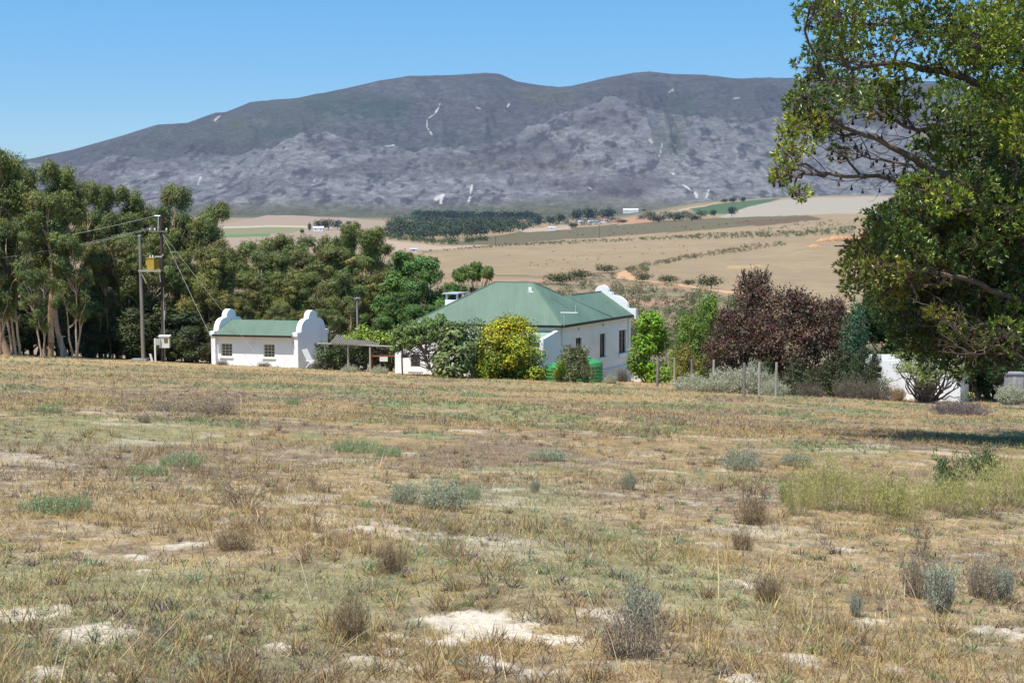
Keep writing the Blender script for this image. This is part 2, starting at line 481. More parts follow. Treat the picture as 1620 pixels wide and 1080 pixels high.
GREENS = []
for px, py, r in [(290, 722, 34), (230, 745, 34), (205, 742, 20), (570, 704, 42), (620, 715, 28), (60, 797, 40), (115, 798, 30), (560, 730, 40), (870, 720, 34), (660, 718, 20),
                  (700, 640, 60), (820, 645, 60), (450, 633, 30), (620, 640, 60), (940, 620, 60), (1240, 655, 60), (1120, 640, 50), (760, 625, 50), (560, 625, 40), (60, 690, 30), (140, 680, 30),
                  (420, 610, 60), (500, 600, 40), (350, 655, 30), (1350, 650, 60), (790, 745, 20), (980, 640, 40), (1020, 690, 30), (900, 660, 50), (680, 690, 40), (490, 690, 30), (90, 640, 40)]:
    p = ground_px(px, py)
    if p is not None and p[1] < 130: GREENS.append((p[0], p[1], r * p[1] / F))
def green_mask(x, y):
    g = ss(.50, .72, fbm(x / 3.2, y / 4.2, 81, 4)) * .65
    nz = (fbm(x / .8, y / .8, 83, 3) - .5)
    for gx, gy, r in GREENS:
        d = np.sqrt((x - gx) ** 2 + ((y - gy) * .5) ** 2) / r
        g = np.maximum(g, 1 - ss(.4, 1.2, d + nz * 1.2))
    return g
def litter_mask(x, y):
    return ss(.48, .66, fbm(x / 2.3 + 9, y / 3.0, 91, 4))

def inpoly(px, py, poly):
    c = np.zeros(px.shape, bool); j = len(poly) - 1
    for i in range(len(poly)):
        xi, yi = poly[i]; xj, yj = poly[j]
        cond = ((yi > py) != (yj > py)) & (px < (xj - xi) * (py - yi) / (yj - yi + 1e-9) + xi)
        c ^= cond; j = i
    return c

def ground_mesh():
    ys = np.concatenate([np.linspace(-40, 2, 22)[:-1], np.exp(np.arange(math.log(2), math.log(5), .03)),
                         np.exp(np.arange(math.log(5), math.log(32), .0052)), np.exp(np.arange(math.log(32), math.log(7600), .0105))])
    nt_ = 640
    t = np.linspace(-1, 1, nt_); t = t * (.62 + .38 * np.abs(t) ** 3)
    Y, T = np.meshgrid(ys, t, indexing='ij')
    X = T * np.where(Y < 0, 12, 12 + .95 * np.maximum(Y, 0))
    Z = H(X, Y)
    near = Y < 60
    S = np.zeros_like(X); S[near] = sand_mask(X[near], Y[near])
    Z = Z + mound(X, Y, S) * (Y < 60)
    Z = Z + (Y < 40) * (fbm(X / .12, Y / .12, 33, 3) - .5) * .03
    # ---- albedo
    C = np.zeros(X.shape + (3,))
    def mixc(mask, c):
        C[...] = C * (1 - mask[..., None]) + np.asarray(c) * mask[..., None]
    C[...] = (.315, .220, .108)
    mixc(litter_mask(X, Y) * .75, (.185, .136, .102))
    mixc(ss(.5, .7, fbm(X / .7, Y / .7, 95, 4)) * .6, (.36, .285, .18))
    mixc(ss(.46, .62, fbm(X / .30, Y / .30, 97, 5, .6)) * .62 * (Y < 60), (.150, .108, .078)); mixc(ss(.56, .70, fbm(X / .13, Y / .13, 99, 3)) * .6 * (Y < 22), (.43, .34, .23))
    mixc(green_mask(X, Y) * .68 * (Y < 160), (.19, .215, .10))
    mixc(ss(86, 97, Y - X * .15) * (1 - ss(150, 200, Y)) * .85, (.40, .285, .145))       # mown straw round the houses
    mixc(np.clip(S * 1.08, 0, 1), (.52, .44, .34))
    # ---- valley: fields drawn at their own place on the land
    far = Y > 170
    px, py = proj(X, Y, Z)
    wob = 7 * (fbm(X / (.03 * Y + 5), Y / (.10 * Y + 5), 101, 3) - .5)
    qx, qy = px + wob * 2, py + wob * .5
    def zone(poly, c, k=1.0):
        m = (inpoly(qx, qy, poly) & far) * k
        mixc(m, c)
    br = fbm(X / 60, Y / 90, 111, 4)
    mixc(far * 1.0, (.27, .196, .114)); mixc(far * ss(.45, .7, br) * .6, (.31, .228, .135)); mixc(far * ss(.5, .68, fbm(X / 9, Y / 14, 119, 4)) * .35 * (Y < 2200), (.19, .15, .095)); mixc(far * ss(.5, .7, fbm(X / 25, Y / 50, 117, 4)) * .4, (.23, .17, .115))
    mixc(ss(3300, 4300, Y + 900 * (fbm(X / 900, Y / 900, 5, 3) - .5)) * 1.0, (.092, .088, .05))
    scrub = [(600, 430), (850, 436), (985, 428), (1010, 445), (1170, 470), (1360, 500), (1700, 540), (1700, 700), (600, 700)]
    zone(scrub, (.245, .178, .108)); sm = inpoly(qx, qy, scrub) & far
    mixc(sm * ss(.45, .6, fbm(X / 14, Y / 20, 121, 4)) * .8, (.13, .125, .07)); mixc(sm * ss(.58, .7, fbm(X / 18, Y / 30, 131, 3)) * .7, (.36, .20, .13))
    zone([(325, 366), (344, 357), (429, 340), (540, 343), (616, 351), (606, 368), (590, 380), (330, 392)], (.29, .215, .155))
    zone([(330, 362), (484, 359), (462, 369), (330, 374)], (.20, .185, .10)); zone([(344, 358.5), (484, 357), (484, 359.5), (344, 361)], (.40, .34, .22))
    zone([(350, 372), (433, 370), (431, 375), (352, 376)], (.12, .17, .07))
    zone([(590, 378), (700, 390), (780, 388), (700, 396), (590, 400)], (.36, .265, .19))
    zone([(700, 388), (822, 366), (960, 356), (1008, 351), (1156, 344), (1275, 340), (1300, 346), (1156, 361), (1014, 371), (900, 378), (782, 388)], (.125, .105, .06))
    zone([(1156, 352), (1280, 342), (1300, 346), (1200, 358)], (.13, .085, .055))
    zone([(820, 363), (900, 357), (905, 363), (830, 368)], (.36, .27, .19))
    zone([(960, 348), (1040, 342), (1045, 350), (980, 356)], (.36, .20, .12))
    zone([(1090, 329), (1136, 323), (1235, 313), (1198, 326), (1150, 339), (1104, 339)], (.072, .110, .052))
    zone([(1048, 338), (1100, 327), (1140, 321), (1138, 323), (1098, 329.5), (1050, 341)], (.38, .28, .18))
    zone([(1136, 345), (1184, 328), (1241, 315), (1300, 312), (1500, 312), (1500, 338), (1312, 338), (1156, 345)], (.31, .265, .205))
    zone([(790, 376), (960, 362), (1160, 355), (1360, 338), (1370, 346), (1180, 364), (960, 374), (800, 383)], (.33, .235, .15), .0)
    zone([(1145, 420), (1205, 419), (1210, 423), (1150, 424)], (.36, .25, .13))
    n0, n1 = X.shape
    V = np.stack([X, Y, Z], -1).reshape(-1, 3)
    idx = np.arange(n0 * n1).reshape(n0, n1)
    Q = np.stack([idx[:-1, :-1], idx[:-1, 1:], idx[1:, 1:], idx[1:, :-1]], -1).reshape(-1, 4)
    me = bpy.data.meshes.new('ground')
    me.vertices.add(len(V)); me.vertices.foreach_set('co', V.astype(np.float32).ravel())
    me.loops.add(len(Q) * 4); me.loops.foreach_set('vertex_index', Q.astype(np.int32).ravel())
    me.polygons.add(len(Q)); me.polygons.foreach_set('loop_start', np.arange(0, len(Q) * 4, 4, dtype=np.int32))
    a = me.attributes.new('tint', 'FLOAT_COLOR', 'POINT')
    C4 = np.ones((len(V), 4), np.float32); C4[:, :3] = np.clip(C.reshape(-1, 3), 0, 1); a.data.foreach_set('color', C4.ravel())
    me.update(calc_edges=True); me.polygons.foreach_set('use_smooth', np.ones(len(Q), bool))
    tag(link_mesh('ground', me, 'ground'), kind='structure')
ground_mesh()

# ================================================================== MOUNTAIN
def mountain():
    sk = [(-900, 330), (-500, 318), (-200, 292), (0, 264), (40, 255), (120, 238), (200, 216), (255, 199), (300, 197), (345, 181), (362, 180), (400, 165), (480, 158), (560, 141), (600, 132), (650, 124), (700, 124), (770, 120), (790, 122), (815, 132), (850, 138), (885, 141), (905, 139), (960, 126), (1000, 119), (1025, 117), (1060, 121), (1110, 122), (1160, 128), (1250, 127), (1330, 124), (1450, 132), (1620, 140), (2000, 190), (2600, 280)]
    fr = [(-900, 332), (-200, 300), (40, 272), (150, 252), (230, 238), (300, 226), (380, 232), (470, 216), (540, 224), (600, 236), (660, 245), (700, 235), (800, 208), (900, 183), (960, 168), (1050, 182), (1150, 180), (1250, 194), (1400, 196), (1620, 200), (2600, 300)]
    us = np.concatenate([np.linspace(-.76, -.40, 60)[:-1], np.linspace(-.40, .40, 900), np.linspace(.40, .80, 60)[1:]]); ds = np.concatenate([np.linspace(4700, 8700, 460)[:-1], np.linspace(8700, 10500, 60)])
    Dm, U = np.meshgrid(ds, us, indexing='ij')
    P = CX + F * U
    th_s = (HOR - np.interp(P, *zip(*sk))) / F; th_f = (HOR - np.interp(P, *zip(*fr))) / F
    k = np.hanning(15); k /= k.sum()
    th_f = np.apply_along_axis(lambda r: np.convolve(np.pad(r, 7, mode='edge'), k, mode='valid'), 1, th_f)
    X = U * Dm
    wd = 350 * (fbm(X / 1500, Dm / 1500, 201, 3) - .5) + 260 * (fbm(X / 500, Dm / 900, 203, 3) - .5)
    t = (Dm + wd - 5200) / 3300
    a = ss(0, .50, t); b = ss(.58, 1.0, t); dip = np.exp(-((t - .60) / .08) ** 2) * .16
    foot = .16 * ss(-.06, .12, t)
    th = th_f * (.80 * a ** 1.25 + foot * (1 - .0)) * (1 / .96) * (1 - dip)
    th = np.where(b > 0, th + (th_s - th) * b, th)
    back = ss(1.06, 1.6, t); th = th * (1 - .7 * back)
    keep = np.clip(1 - np.abs(b - 1) * 0, 0, 1)
    rd = ridged(X / 900, Dm / 1500, 211, 6, .55) - .45
    rd2 = ridged(X / 260, Dm / 380, 221, 5, .6) - .45
    sp = ridged(X / 620 + .5 * fbm(X / 900, Dm / 900, 225, 2), Dm / 3200, 223, 4, .5) - .5
    crest = np.exp(-((t - 1.0) / .21) ** 2)
    up = np.clip(th / .05, 0, 1)
    Z = th * Dm + EZ + up * (rd * 120 * (1 - crest) + rd2 * 46 * (1 - .93 * crest) + sp * 150 * (1 - crest)) * ss(.0, .25, t)
    Z = np.where(t < 0, np.minimum(Z, EZ - 9), Z)
    Z = Z - 22 * (1 - ss(-.02, .10, t))
    # ---- albedo: burnt fynbos scrub, pale rock, green gullies
    C = np.zeros(X.shape + (3,)); C[...] = (.060, .057, .057)
    def mixc(m, c): C[...] = C * (1 - m[..., None]) + np.asarray(c) * m[..., None]
    _, py = proj(X, Dm, Z); px = P
    low = 1 - ss(.49, .64, t + .14 * (fbm(X / 300, Dm / 300, 231, 3) - .5))
    n1 = fbm(X / 34 + Z / 60, Z / 11 - X / 160 * np.sin(X / 900), 241, 5, .66); n2 = fbm(X / 420, Z / 150, 251, 4)
    n3 = ridged(X / 150, Z / 55 + X / 400, 253, 4, .6)
    mixc(low * .9, (.112, .108, .107))
    mixc(ss(.44, .62, n1) * (.18 + .82 * low) * ss(.34, .56, n2) * .75, (.178, .168, .162))
    mixc(ss(.60, .78, n3) * (.25 + .75 * low) * .5, (.175, .165, .16))
    mixc(ss(.55, .68, fbm(X / 45, Z / 40, 255, 4, .65)) * low * .8, (.045, .040, .045))
    mixc(ss(.50, .70, fbm(X / 600, Z / 200, 261, 4)) * (1 - low) * .4, (.060, .064, .040))
    mixc(ss(.52, .72, fbm(X / 380, Z / 100, 271, 4)) * .5, (.056, .046, .047))
    for cx, cy, rx, ry, c in [(560, 165, 110, 22, (.028, .050, .030)), (440, 207, 40, 12, (.03, .052, .032)), (610, 175, 40, 22, (.03, .05, .03)), (870, 150, 50, 14, (.075, .08, .035)), (1075, 165, 30, 22, (.045, .06, .033)), (380, 195, 30, 12, (.07, .07, .035)), (760, 255, 90, 8, (.065, .062, .035)), (900, 262, 80, 7, (.075, .062, .035)), (1060, 225, 30, 40, (.06, .07, .04))]:
        d = ((px - cx) / rx) ** 2 + ((py - cy) / ry) ** 2
        mixc((1 - ss(.3, 1.2, d + 1.2 * (fbm(X / 200, Z / 80, 281, 3) - .5))) * .36, c)
    # olive apron at the foot
    mixc((1 - ss(.0, .10, t + .06 * (fbm(X / 500, Dm / 500, 291, 3) - .5))), (.078, .076, .046))
    # rock slides and bare scars
    def scar(path, wpx, c=(.36, .335, .31)):
        p = np.asarray(path, float); m = np.zeros(X.shape)
        jit = (fbm(X / 40, Z / 25, 301, 4, .65) - .5)
        for q in range(len(p) - 1):
            A, B = p[q], p[q + 1]; ab = B - A
            tt = np.clip(((px - A[0]) * ab[0] + (py - A[1]) * ab[1]) / (ab @ ab + 1e-9), 0, 1)
            d = np.hypot(px - A[0] - ab[0] * tt, (py - A[1] - ab[1] * tt))
            m = np.maximum(m, 1 - ss(.3, 1.2, d / (wpx * .38) + jit * 4.2))
        mixc(m * (Dm < 9000), c)
    scar([(697, 165), (690, 180), (678, 188), (676, 200), (684, 212)], 2.6); scar([(690, 315), (700, 308), (699, 320)], 6); scar([(748, 290), (744, 310), (740, 328)], 3.4)
    scar([(1062, 143), (1055, 146)], 3.5, (.20, .20, .18)); scar([(1156, 157), (1165, 155)], 2.2, (.18, .18, .17)); scar([(320, 281), (316, 292)], 4); scar([(500, 283), (497, 292)], 2.2)
    scar([(1046, 225), (1042, 247)], 2.2); scar([(1064, 275), (1058, 272)], 3.4); scar([(1098, 305), (1102, 312)], 4); scar([(1080, 293), (1090, 300)], 2.2); scar([(1120, 300), (1116, 312)], 2.4); scar([(1025, 220), (1030, 226)], 3); scar([(930, 296), (936, 300)], 2.5, (.4, .38, .34)); scar([(610, 232), (625, 230)], 2.5, (.3, .29, .28)); scar([(805, 165), (798, 178)], 2.2, (.35, .33, .31)); scar([(755, 170), (760, 172)], 2.5, (.36, .34, .31)); scar([(345, 190), (352, 184)], 4, (.26, .25, .24)); scar([(270, 322), (300, 326)], 1.6, (.45, .42, .38))
    n0, n1_ = X.shape
    V = np.stack([X, Dm, Z], -1).reshape(-1, 3); idx = np.arange(n0 * n1_).reshape(n0, n1_)
    Q = np.stack([idx[:-1, :-1], idx[:-1, 1:], idx[1:, 1:], idx[1:, :-1]], -1).reshape(-1, 4)
    me = bpy.data.meshes.new('mountain')
    me.vertices.add(len(V)); me.vertices.foreach_set('co', V.astype(np.float32).ravel())
    me.loops.add(len(Q) * 4); me.loops.foreach_set('vertex_index', Q.astype(np.int32).ravel())
    me.polygons.add(len(Q)); me.polygons.foreach_set('loop_start', np.arange(0, len(Q) * 4, 4, dtype=np.int32))
    at_ = me.attributes.new('tint', 'FLOAT_COLOR', 'POINT'); C4 = np.ones((len(V), 4), np.float32); C4[:, :3] = C.reshape(-1, 3); at_.data.foreach_set('color', C4.ravel())
    me.update(calc_edges=True); me.polygons.foreach_set('use_smooth', np.ones(len(Q), bool))
    tag(link_mesh('mountain', me, 'mountain'), kind='structure')
mountain()

# ================================================================== HAZE
def haze():
    m, nt, out = new_mat('air_haze')
    v = N(nt, 'ShaderNodeVolumePrincipled'); v.inputs['Color'].default_value = (.46, .66, 1.0, 1)
    v.inputs['Density'].default_value = HAZE_D; v.inputs['Anisotropy'].default_value = .2
    nt.links.new(v.outputs[0], out.inputs['Volume'])
    b = MB(); b.box(-13000, 13000, -300, 11500, -75, 1150)
    tag(b.build('haze', m), kind='stuff')
HAZE_D = 2.6e-5
haze()
# ================================================================== BUILDINGS
def gable_outline(c0, c1, z_low, z_kneel, z_sh, z_cap, kn=.09, capw=.26, n=10):
    """stepped and curved parapet gable, outline in (c,z) from c0 to c1"""
    W = c1 - c0; k = kn * W; h = capw / 2 * W; m = (c0 + c1) / 2
    R = [(c1, z_low), (c1, z_kneel), (c1 - k, z_kneel)]
    xa, xb = c1 - k - .02 * W, m + h + .03 * W
    for i in range(n + 1):
        t = i / n * PI / 2; R.append((xb + (xa - xb) * math.cos(t), z_kneel + .02 + (z_sh - z_kneel) * math.sin(t)))
    R.append((m + h, z_sh + .03)); zr = z_cap - h
    if zr > z_sh + .04: R.append((m + h, zr))
    for i in range(1, n + 1):
        t = i / n * PI / 2; R.append((m + h * math.cos(t), max(zr, z_sh + .03) + (z_cap - max(zr, z_sh + .03)) * math.sin(t)))
    Lf = [(2 * m - c, z) for c, z in R[:-1]][::-1]
    return R + Lf

def wall_a(mb, a0, a1, b0, b1, z0, z1, ops):
    """wall running along a, openings (a0,a1,z0,z1)"""
    ops = sorted(ops); c = a0
    for o in ops:
        mb.box(c, o[0], b0, b1, z0, z1)
        mb.box(o[0], o[1], b0, b1, z0, o[2]); mb.box(o[0], o[1], b0, b1, o[3], z1); c = o[1]
    mb.box(c, a1, b0, b1, z0, z1)

def wall_b(mb, a0, a1, b0, b1, z0, z1, ops):
    ops = sorted(ops); c = b0
    for o in ops:
        mb.box(a0, a1, c, o[0], z0, z1)
        mb.box(a0, a1, o[0], o[1], z0, o[2]); mb.box(a0, a1, o[0], o[1], o[3], z1); c = o[1]
    mb.box(a0, a1, c, b1, z0, z1)

def window(fn, base, parent, axis, c0, c1, z0, z1, d0, d1, mat, nx, nz, bar=.045, edge=.07, sill=True):
    """c along the wall, d0..d1 depth (d0 is the outer face); frame > pane, sill"""
    f = MB(fn, base)
    def bx(mb, ca, cb, da, db, za, zb):
        if axis == 'a': mb.box(ca, cb, da, db, za, zb)
        else: mb.box(da, db, ca, cb, za, zb)
    dm = (d0 + d1) / 2
    bx(f, c0, c0 + edge, d0, d1, z0, z1); bx(f, c1 - edge, c1, d0, d1, z0, z1)
    bx(f, c0 + edge, c1 - edge, d0, d1, z1 - edge, z1); bx(f, c0 + edge, c1 - edge, d0, d1, z0, z0 + edge)
    e = (d1 - d0) * .12
    for i in range(1, nx):
        c = c0 + (c1 - c0) * i / nx; bx(f, c - bar / 2, c + bar / 2, d0 + e, d1 - e, z0 + edge, z1 - edge)
    for i in range(1, nz):
        z = z0 + (z1 - z0) * i / nz; thick = bar if i != nz // 2 else bar * 1.5
        bx(f, c0 + edge, c1 - edge, d0 + e * 2, d1 - e * 2, z - thick / 2, z + thick / 2)
    wf = f.build('window', mat, parent)
    p = MB(fn, base); bx(p, c0 + .02, c1 - .02, dm - .004 * (1 if d1 > d0 else -1), dm + .004 * (1 if d1 > d0 else -1), z0 + .02, z1 - .02)
    p.build('pane', 'glass', wf)
    return wf

# ---------------------------------------------------------------- main farmhouse
ZE = EZ - 8.35
HC = np.array([3.87, 105.0]); E1 = np.array([-.978, .208]); E2 = np.array([.483, .876])
def hf(a, b, z): return (HC[0] + a * E1[0] + b * E2[0], HC[1] + a * E1[1] + b * E2[1], ZE + z)
hb = np.array([HC[0] + 1.5, HC[1] + 5, ZE - 4.4])
house = thing('farmhouse', 'white farmhouse with hipped green roof and one curved parapet gable, behind the yellow bush', 'farmhouse', hb)
OV = .32
wm = MB(hf, hb)
wins = [(2.65, 3.75, -3.06, -1.19), (6.93, 8.03, -3.06, -1.19), (10.5, 11.9, -3.06, -1.19)]
wall_b(wm, OV, OV + .32, 0, 12.45, -7.2, -.02, wins)
wm.box(OV + .32, 11.3, 0, .3, -6, -.03)
wm.box(11.0, 11.3, .3, 8.2, -6, -.03); wm.box(OV + .32, 11.0, 7.9, 8.2, -6, -.03)
wm.box(4.7, 5.0, 8.2, 12.45, -7, -.03)
house_wall = wm.build('wall', 'white', house)
pl = MB(hf, hb); pl.box(OV - .16, OV - .002, -.0, 12.6, -4.2, -4.06); pl.box(OV - .13, OV - .002, 0, 12.6, -7.3, -4.2); pl.build('plinth', 'plinth', house)
for b0, b1, z0, z1 in wins:
    window(hf, hb, house, 'b', b0 + .01, b1 - .01, z0 + .01, z1 - .01, OV + .12, OV + .24, 'frame_dark', 2, 4, .06, .10)
    if b0 > 5:
        s = MB(hf, hb); s.box(OV - .12, OV - .003, b0 - .12, b1 + .12, z0 - .30, z0 - .02); s.build('sill', 'whitetrim', house)
# roof : hipped block + wing, one skin 60 mm thick
hr = 2.93
rm = MB(hf, hb); T = .06
A0, A1, B0, B1 = 0, 11.55, -.3, 8.5; bm_ = (B0 + B1) / 2; ra, rb = 4.3, 7.3
rm.slab([(A0, B0, 0), (A1, B0, 0), (rb, bm_, hr), (ra, bm_, hr)], T)
rm.slab([(A1, B0, 0), (A1, B1, 0), (rb, bm_, hr)], T)
rm.slab([(A1, B1, 0), (A0, B1, 0), (ra, bm_, hr), (rb, bm_, hr)], T)
rm.slab([(A0, B1, 0), (A0, B0, 0), (ra, bm_, hr)], T)
rm.slab([(.003, bm_, .006), (.003, 12.45, .006), (2.62, 12.45, 1.84), (2.62, bm_ - .6, 1.84)], T)
rm.slab([(5.25, bm_ + 1, .006), (5.25, 12.45, .006), (2.62, 12.45, 1.84), (2.62, bm_ - .6, 1.84)], T)
roof = rm.build('roof', 'roof', house)
cp = MB(hf, hb)
for p, q in (((A0, B0, .03), (ra, bm_, hr + .03)), ((A1, B0, .03), (rb, bm_, hr + .03)), ((ra, bm_, hr + .03), (rb, bm_, hr + .03)), ((A0, B1, .03), (ra, bm_, hr + .03)), ((2.62, 7.0, 1.86), (2.62, 12.4, 1.86))):
    cp.rod(p, q, .05, 6)
cp.build('ridge_cap', 'roof', roof)
fm = MB(hf, hb); fm.box(-.10, .0, B0 - .1, 12.4, -.19, -.015); fm.box(.0, A1 + .1, B0 - .12, B0 - .0, -.19, -.015); fm.box(A1, A1 + .1, B0, B1, -.19, -.015); fm.build('gutter', 'fascia', house)
sf = MB(hf, hb); sf.box(.0, OV, 0, 12.4, -.10, -.07); sf.box(0.0, A1, B0, .0, -.10, -.07); sf.build('soffit', 'whitetrim', house)
gm = MB(hf, hb); 
half = [(2.82, -.35), (2.82, .48), (2.28, .48)] + [(.95 + 1.2 * math.cos(k / 9 * PI / 2), .50 + 1.04 * math.sin(k / 9 * PI / 2)) for k in range(10)] + [(.88, 1.56), (.88, 1.80), (.54, 1.80)] + [(.54 * math.cos(k / 10 * PI / 2), 1.83 + .54 * math.sin(k / 10 * PI / 2)) for k in range(11)]
gm.prism([(2.60 + c_, z_) for c_, z_ in half] + [(2.60 - c_, z_) for c_, z_ in half[:-1][::-1]], 12.46, 12.84); gm.box(OV, 5.0, 12.46, 12.8, -7.2, -.35); gm.build('gable', 'whitetrim', house)
# chimney on the far left end
ch = MB(hf, hb); ch.box(11.1, 12.15, 5.6, 7.0, -6, 1.42)
for a in (11.15, 12.0):
    for b in (5.65, 6.85): ch.box(a, a + .12, b, b + .12, 1.42, 1.86)
chim = ch.build('chimney', 'white', house)
cc = MB(hf, hb); cc.box(11.0, 12.3, 5.45, 7.15, 1.86, 1.97); cc.build('chimney_cap', 'far_grey', chim)
cd = MB(hf, hb); cd.box(11.4, 11.9, 5.9, 6.7, 1.4, 1.8); cd.build('flue', 'fascia', chim)
# lean-to in front, its sloping end wall and the flat annex beside it
lw = MB(hf, hb)
lw.hexa([(OV - .02, -2.7, -5.5), (OV + .26, -2.7, -5.5), (OV + .26, -.003, -5.5), (OV - .02, -.003, -5.5), (OV - .02, -2.7, -.86), (OV + .26, -2.7, -.86), (OV + .26, -.003, -.33), (OV - .02, -.003, -.33)])
lw.box(OV + .26, 5.6, -2.7, -2.5, -5.5, -1.12)
lw.build('end_wall', 'white', house)
lr = MB(hf, hb); lr.slab([(OV + .27, -2.85, -1.05), (5.6, -2.85, -1.05), (5.6, -.02, -.52), (OV + .27, -.02, -.52)], .05)
lr.build('veranda_roof', 'roof_pale', house)
aw = MB(hf, hb); wop = [(9.52, 10.24, -3.05, -2.12)]
wall_a(aw, 5.6, 11.45, -2.8, -2.5, -6, -1.12, wop); aw.box(5.6, 5.9, -2.5, -.01, -6, -1.12); aw.box(11.15, 11.45, -2.5, -.01, -6, -1.12); aw.box(5.9, 11.15, -2.49, -.01, -1.5, -1.3)
aw.box(9.3, 10.45, -2.86, -2.803, -3.42, -3.34)
aw.build('annex', 'white', house)
window(hf, hb, house, 'a', 9.53, 10.23, -3.04, -2.13, -2.72, -2.62, 'frame_dark', 2, 3, .05, .07)
ae = MB(hf, hb); ae.rod((-.1, -.25, -.1), (-.1, -.25, .92), .03, 6); ae.build('pole', 'greymetal', house)
ab = MB(hf, hb); ab.box(-1.12, .15, -.30, -.22, .92, .98); ab.rod((-.95, -.26, .98), (-.95, -.26, 1.5), .012, 4); ab.build('aerial', 'whitetrim', house)
ab = MB(hf, hb); ab.box(4.0, 4.25, 3.2, 3.3, 2.2, 2.62); ab.rod((4.4, 3.1, 2.2), (3.8, 3.1, 2.25), .05, 5); ab.build('roof_vent', 'whitetrim', house)
for b_ in (.25, 12.2):
    dp = MB(hf, hb); dp.rod((OV - .08, b_, -.2), (OV - .08, b_, -4.0), .05, 6); dp.build('downpipe', 'whitetrim', house)
for b_ in (3.0, 7.4):
    lp = MB(hf, hb); lp.box(OV - .03, OV - .003, b_, b_ + .2, -.62, -.42); lp.build('wall_vent', 'far_grey', house)

# ---------------------------------------------------------------- small cottage
ZC = EZ - 9.72; C0 = np.array([-16.93, 112.0])
def cf(a, b, z): return (C0[0] + a * E1[0] + b * E2[0], C0[1] + a * E1[1] + b * E2[1], ZC + z)
cb = np.array([C0[0] - 2.6, C0[1] + 2.5, ZC - 2.6])
cot = thing('cottage', 'small white cottage with green roof between two curved parapet gables, beside the pergola', 'cottage', cb)
wops = [(2.12, 3.05, -1.83, -.78), (5.72, 6.68, -1.83, -.78)]
LN = 7.35; BW = 3.95
m1 = MB(cf, cb); wall_a(m1, .35, LN - .35, .22, .5, -4, -.02, wops); m1.box(.35, LN - .35, BW - .5, BW - .22, -4, -.02)
m1.build('wall', 'white', cot)
for (x0, x1) in ((0, .35), (LN - .35, LN)):
    g1 = MB(cf, cb); g1.prism(gable_outline(-.12, BW + .12, -.1, .22, 1.22, 1.88, .10, .27), x0 - .04, x1 + .04, swap=True); g1.box(x0, x1, 0, BW, -4, -.1)
    g1.build('gable', 'white', cot)
for o in wops:
    wf = window(cf, cb, cot, 'a', o[0] + .01, o[1] - .01, o[2] + .01, o[3] - .01, .30, .40, 'frame_pale', 3, 4, .035, .05)
    s = MB(cf, cb); s.box(o[0] - .1, o[1] + .1, .13, .218, o[2] - .11, o[2] - .02); s.build('sill', 'whitetrim', cot)
r1 = MB(cf, cb); rz_ = 1.02; bmid = BW / 2
r1.slab([(.36, -.28, -.02), (LN - .36, -.28, -.02), (LN - .36, bmid, rz_), (.36, bmid, rz_)], .05)
r1.slab([(.36, BW + .28, -.02), (LN - .36, BW + .28, -.02), (LN - .36, bmid, rz_), (.36, bmid, rz_)], .05)
r1.build('roof', 'roof', cot)
g2 = MB(cf, cb); g2.box(.36, LN - .36, -.40, -.285, -.17, -.02); g2.build('gutter', 'fascia', cot)
d2 = MB(cf, cb); d2.rod((.62, -.32, -.15), (.55, .12, -.5), .045, 6); d2.rod((.55, .14, -.5), (.55, .14, -.75), .045, 6); d2.build('downpipe', 'whitetrim', cot)

# ---------------------------------------------------------------- white outbuilding at the right
S0 = at(1519, 632, 88.0); ZS = S0[2]
def sfn(a, b, z): return (S0[0] - a * .985 + b * .42, S0[1] + a * .10 + b * .90, ZS + z)
shb = np.array([S0[0] - 4, S0[1] + 2, ZS])
shed = thing('outbuilding', 'low white flat-topped outbuilding behind the yellow-green tree at the right', 'outbuilding', shb)
m1 = MB(sfn, shb); ops = [(1.55, 2.60, 0.0, 2.05), (4.85, 5.55, 1.20, 2.0)]
wall_a(m1, 0, 5.95, 0, .28, -1.0, 2.42, [(1.55, 2.6, -.02, 2.05), (4.85, 5.55, 1.2, 2.0)]); m1.box(0, .28, .28, 4, -1, 2.42); m1.box(5.67, 5.95, .28, 4, -1, 2.42); m1.box(.28, 5.67, 3.72, 4, -1, 2.42)
m1.box(5.0, 5.7, -.02, .3, 2.423, 2.75)
m1.build('wall', 'white', shed)
m1 = MB(sfn, shb); m1.box(.28, 5.67, .28, 3.72, 2.1, 2.22); m1.build('roof', 'far_grey', shed)
m1 = MB(sfn, shb); m1.box(1.56, 2.59, .12, .18, 0, 2.04); m1.build('door', 'concrete', shed)
window(sfn, shb, shed, 'a', 4.86, 5.54, 1.21, 1.99, .10, .18, 'frame_pale', 2, 2)
# grey pillar
p0 = ground_px(1610, 612); p0 = np.array([.3556 * 84, 84, gz(.3556 * 84, 84)])
t = thing('pillar', 'grey concrete pillar with a pale face at the right edge behind the grey bush', 'pillar', p0)
m1 = MB(base=(0, 0, 0)); m1.box(-.5, .45, -.3, .3, -.3, 1.9); m1.build('shaft', 'concrete', t)
m1 = MB(base=(0, 0, 0)); m1.box(-.56, .51, -.36, .36, 1.9, 2.0); m1.build('cap', 'concrete', t)
m1 = MB(); m1.box(-.22, 0, -.34, -.303, 0.2, 1.75); m1.build('pipe_cover', 'greymetal', t)
# gate pillar by the house
gp = at(1008, 606, 113.5)
t = thing('gate_pillar', 'short white gate pillar beyond the far end of the farmhouse wall', 'pillar', gp)
m1 = MB(); m1.box(-.22, .22, -.22, .22, -.6, 1.45); m1.build('shaft', 'white', t)
m1 = MB(); m1.box(-.27, .27, -.27, .27, 1.45, 1.55); m1.build('cap', 'whitetrim', t)

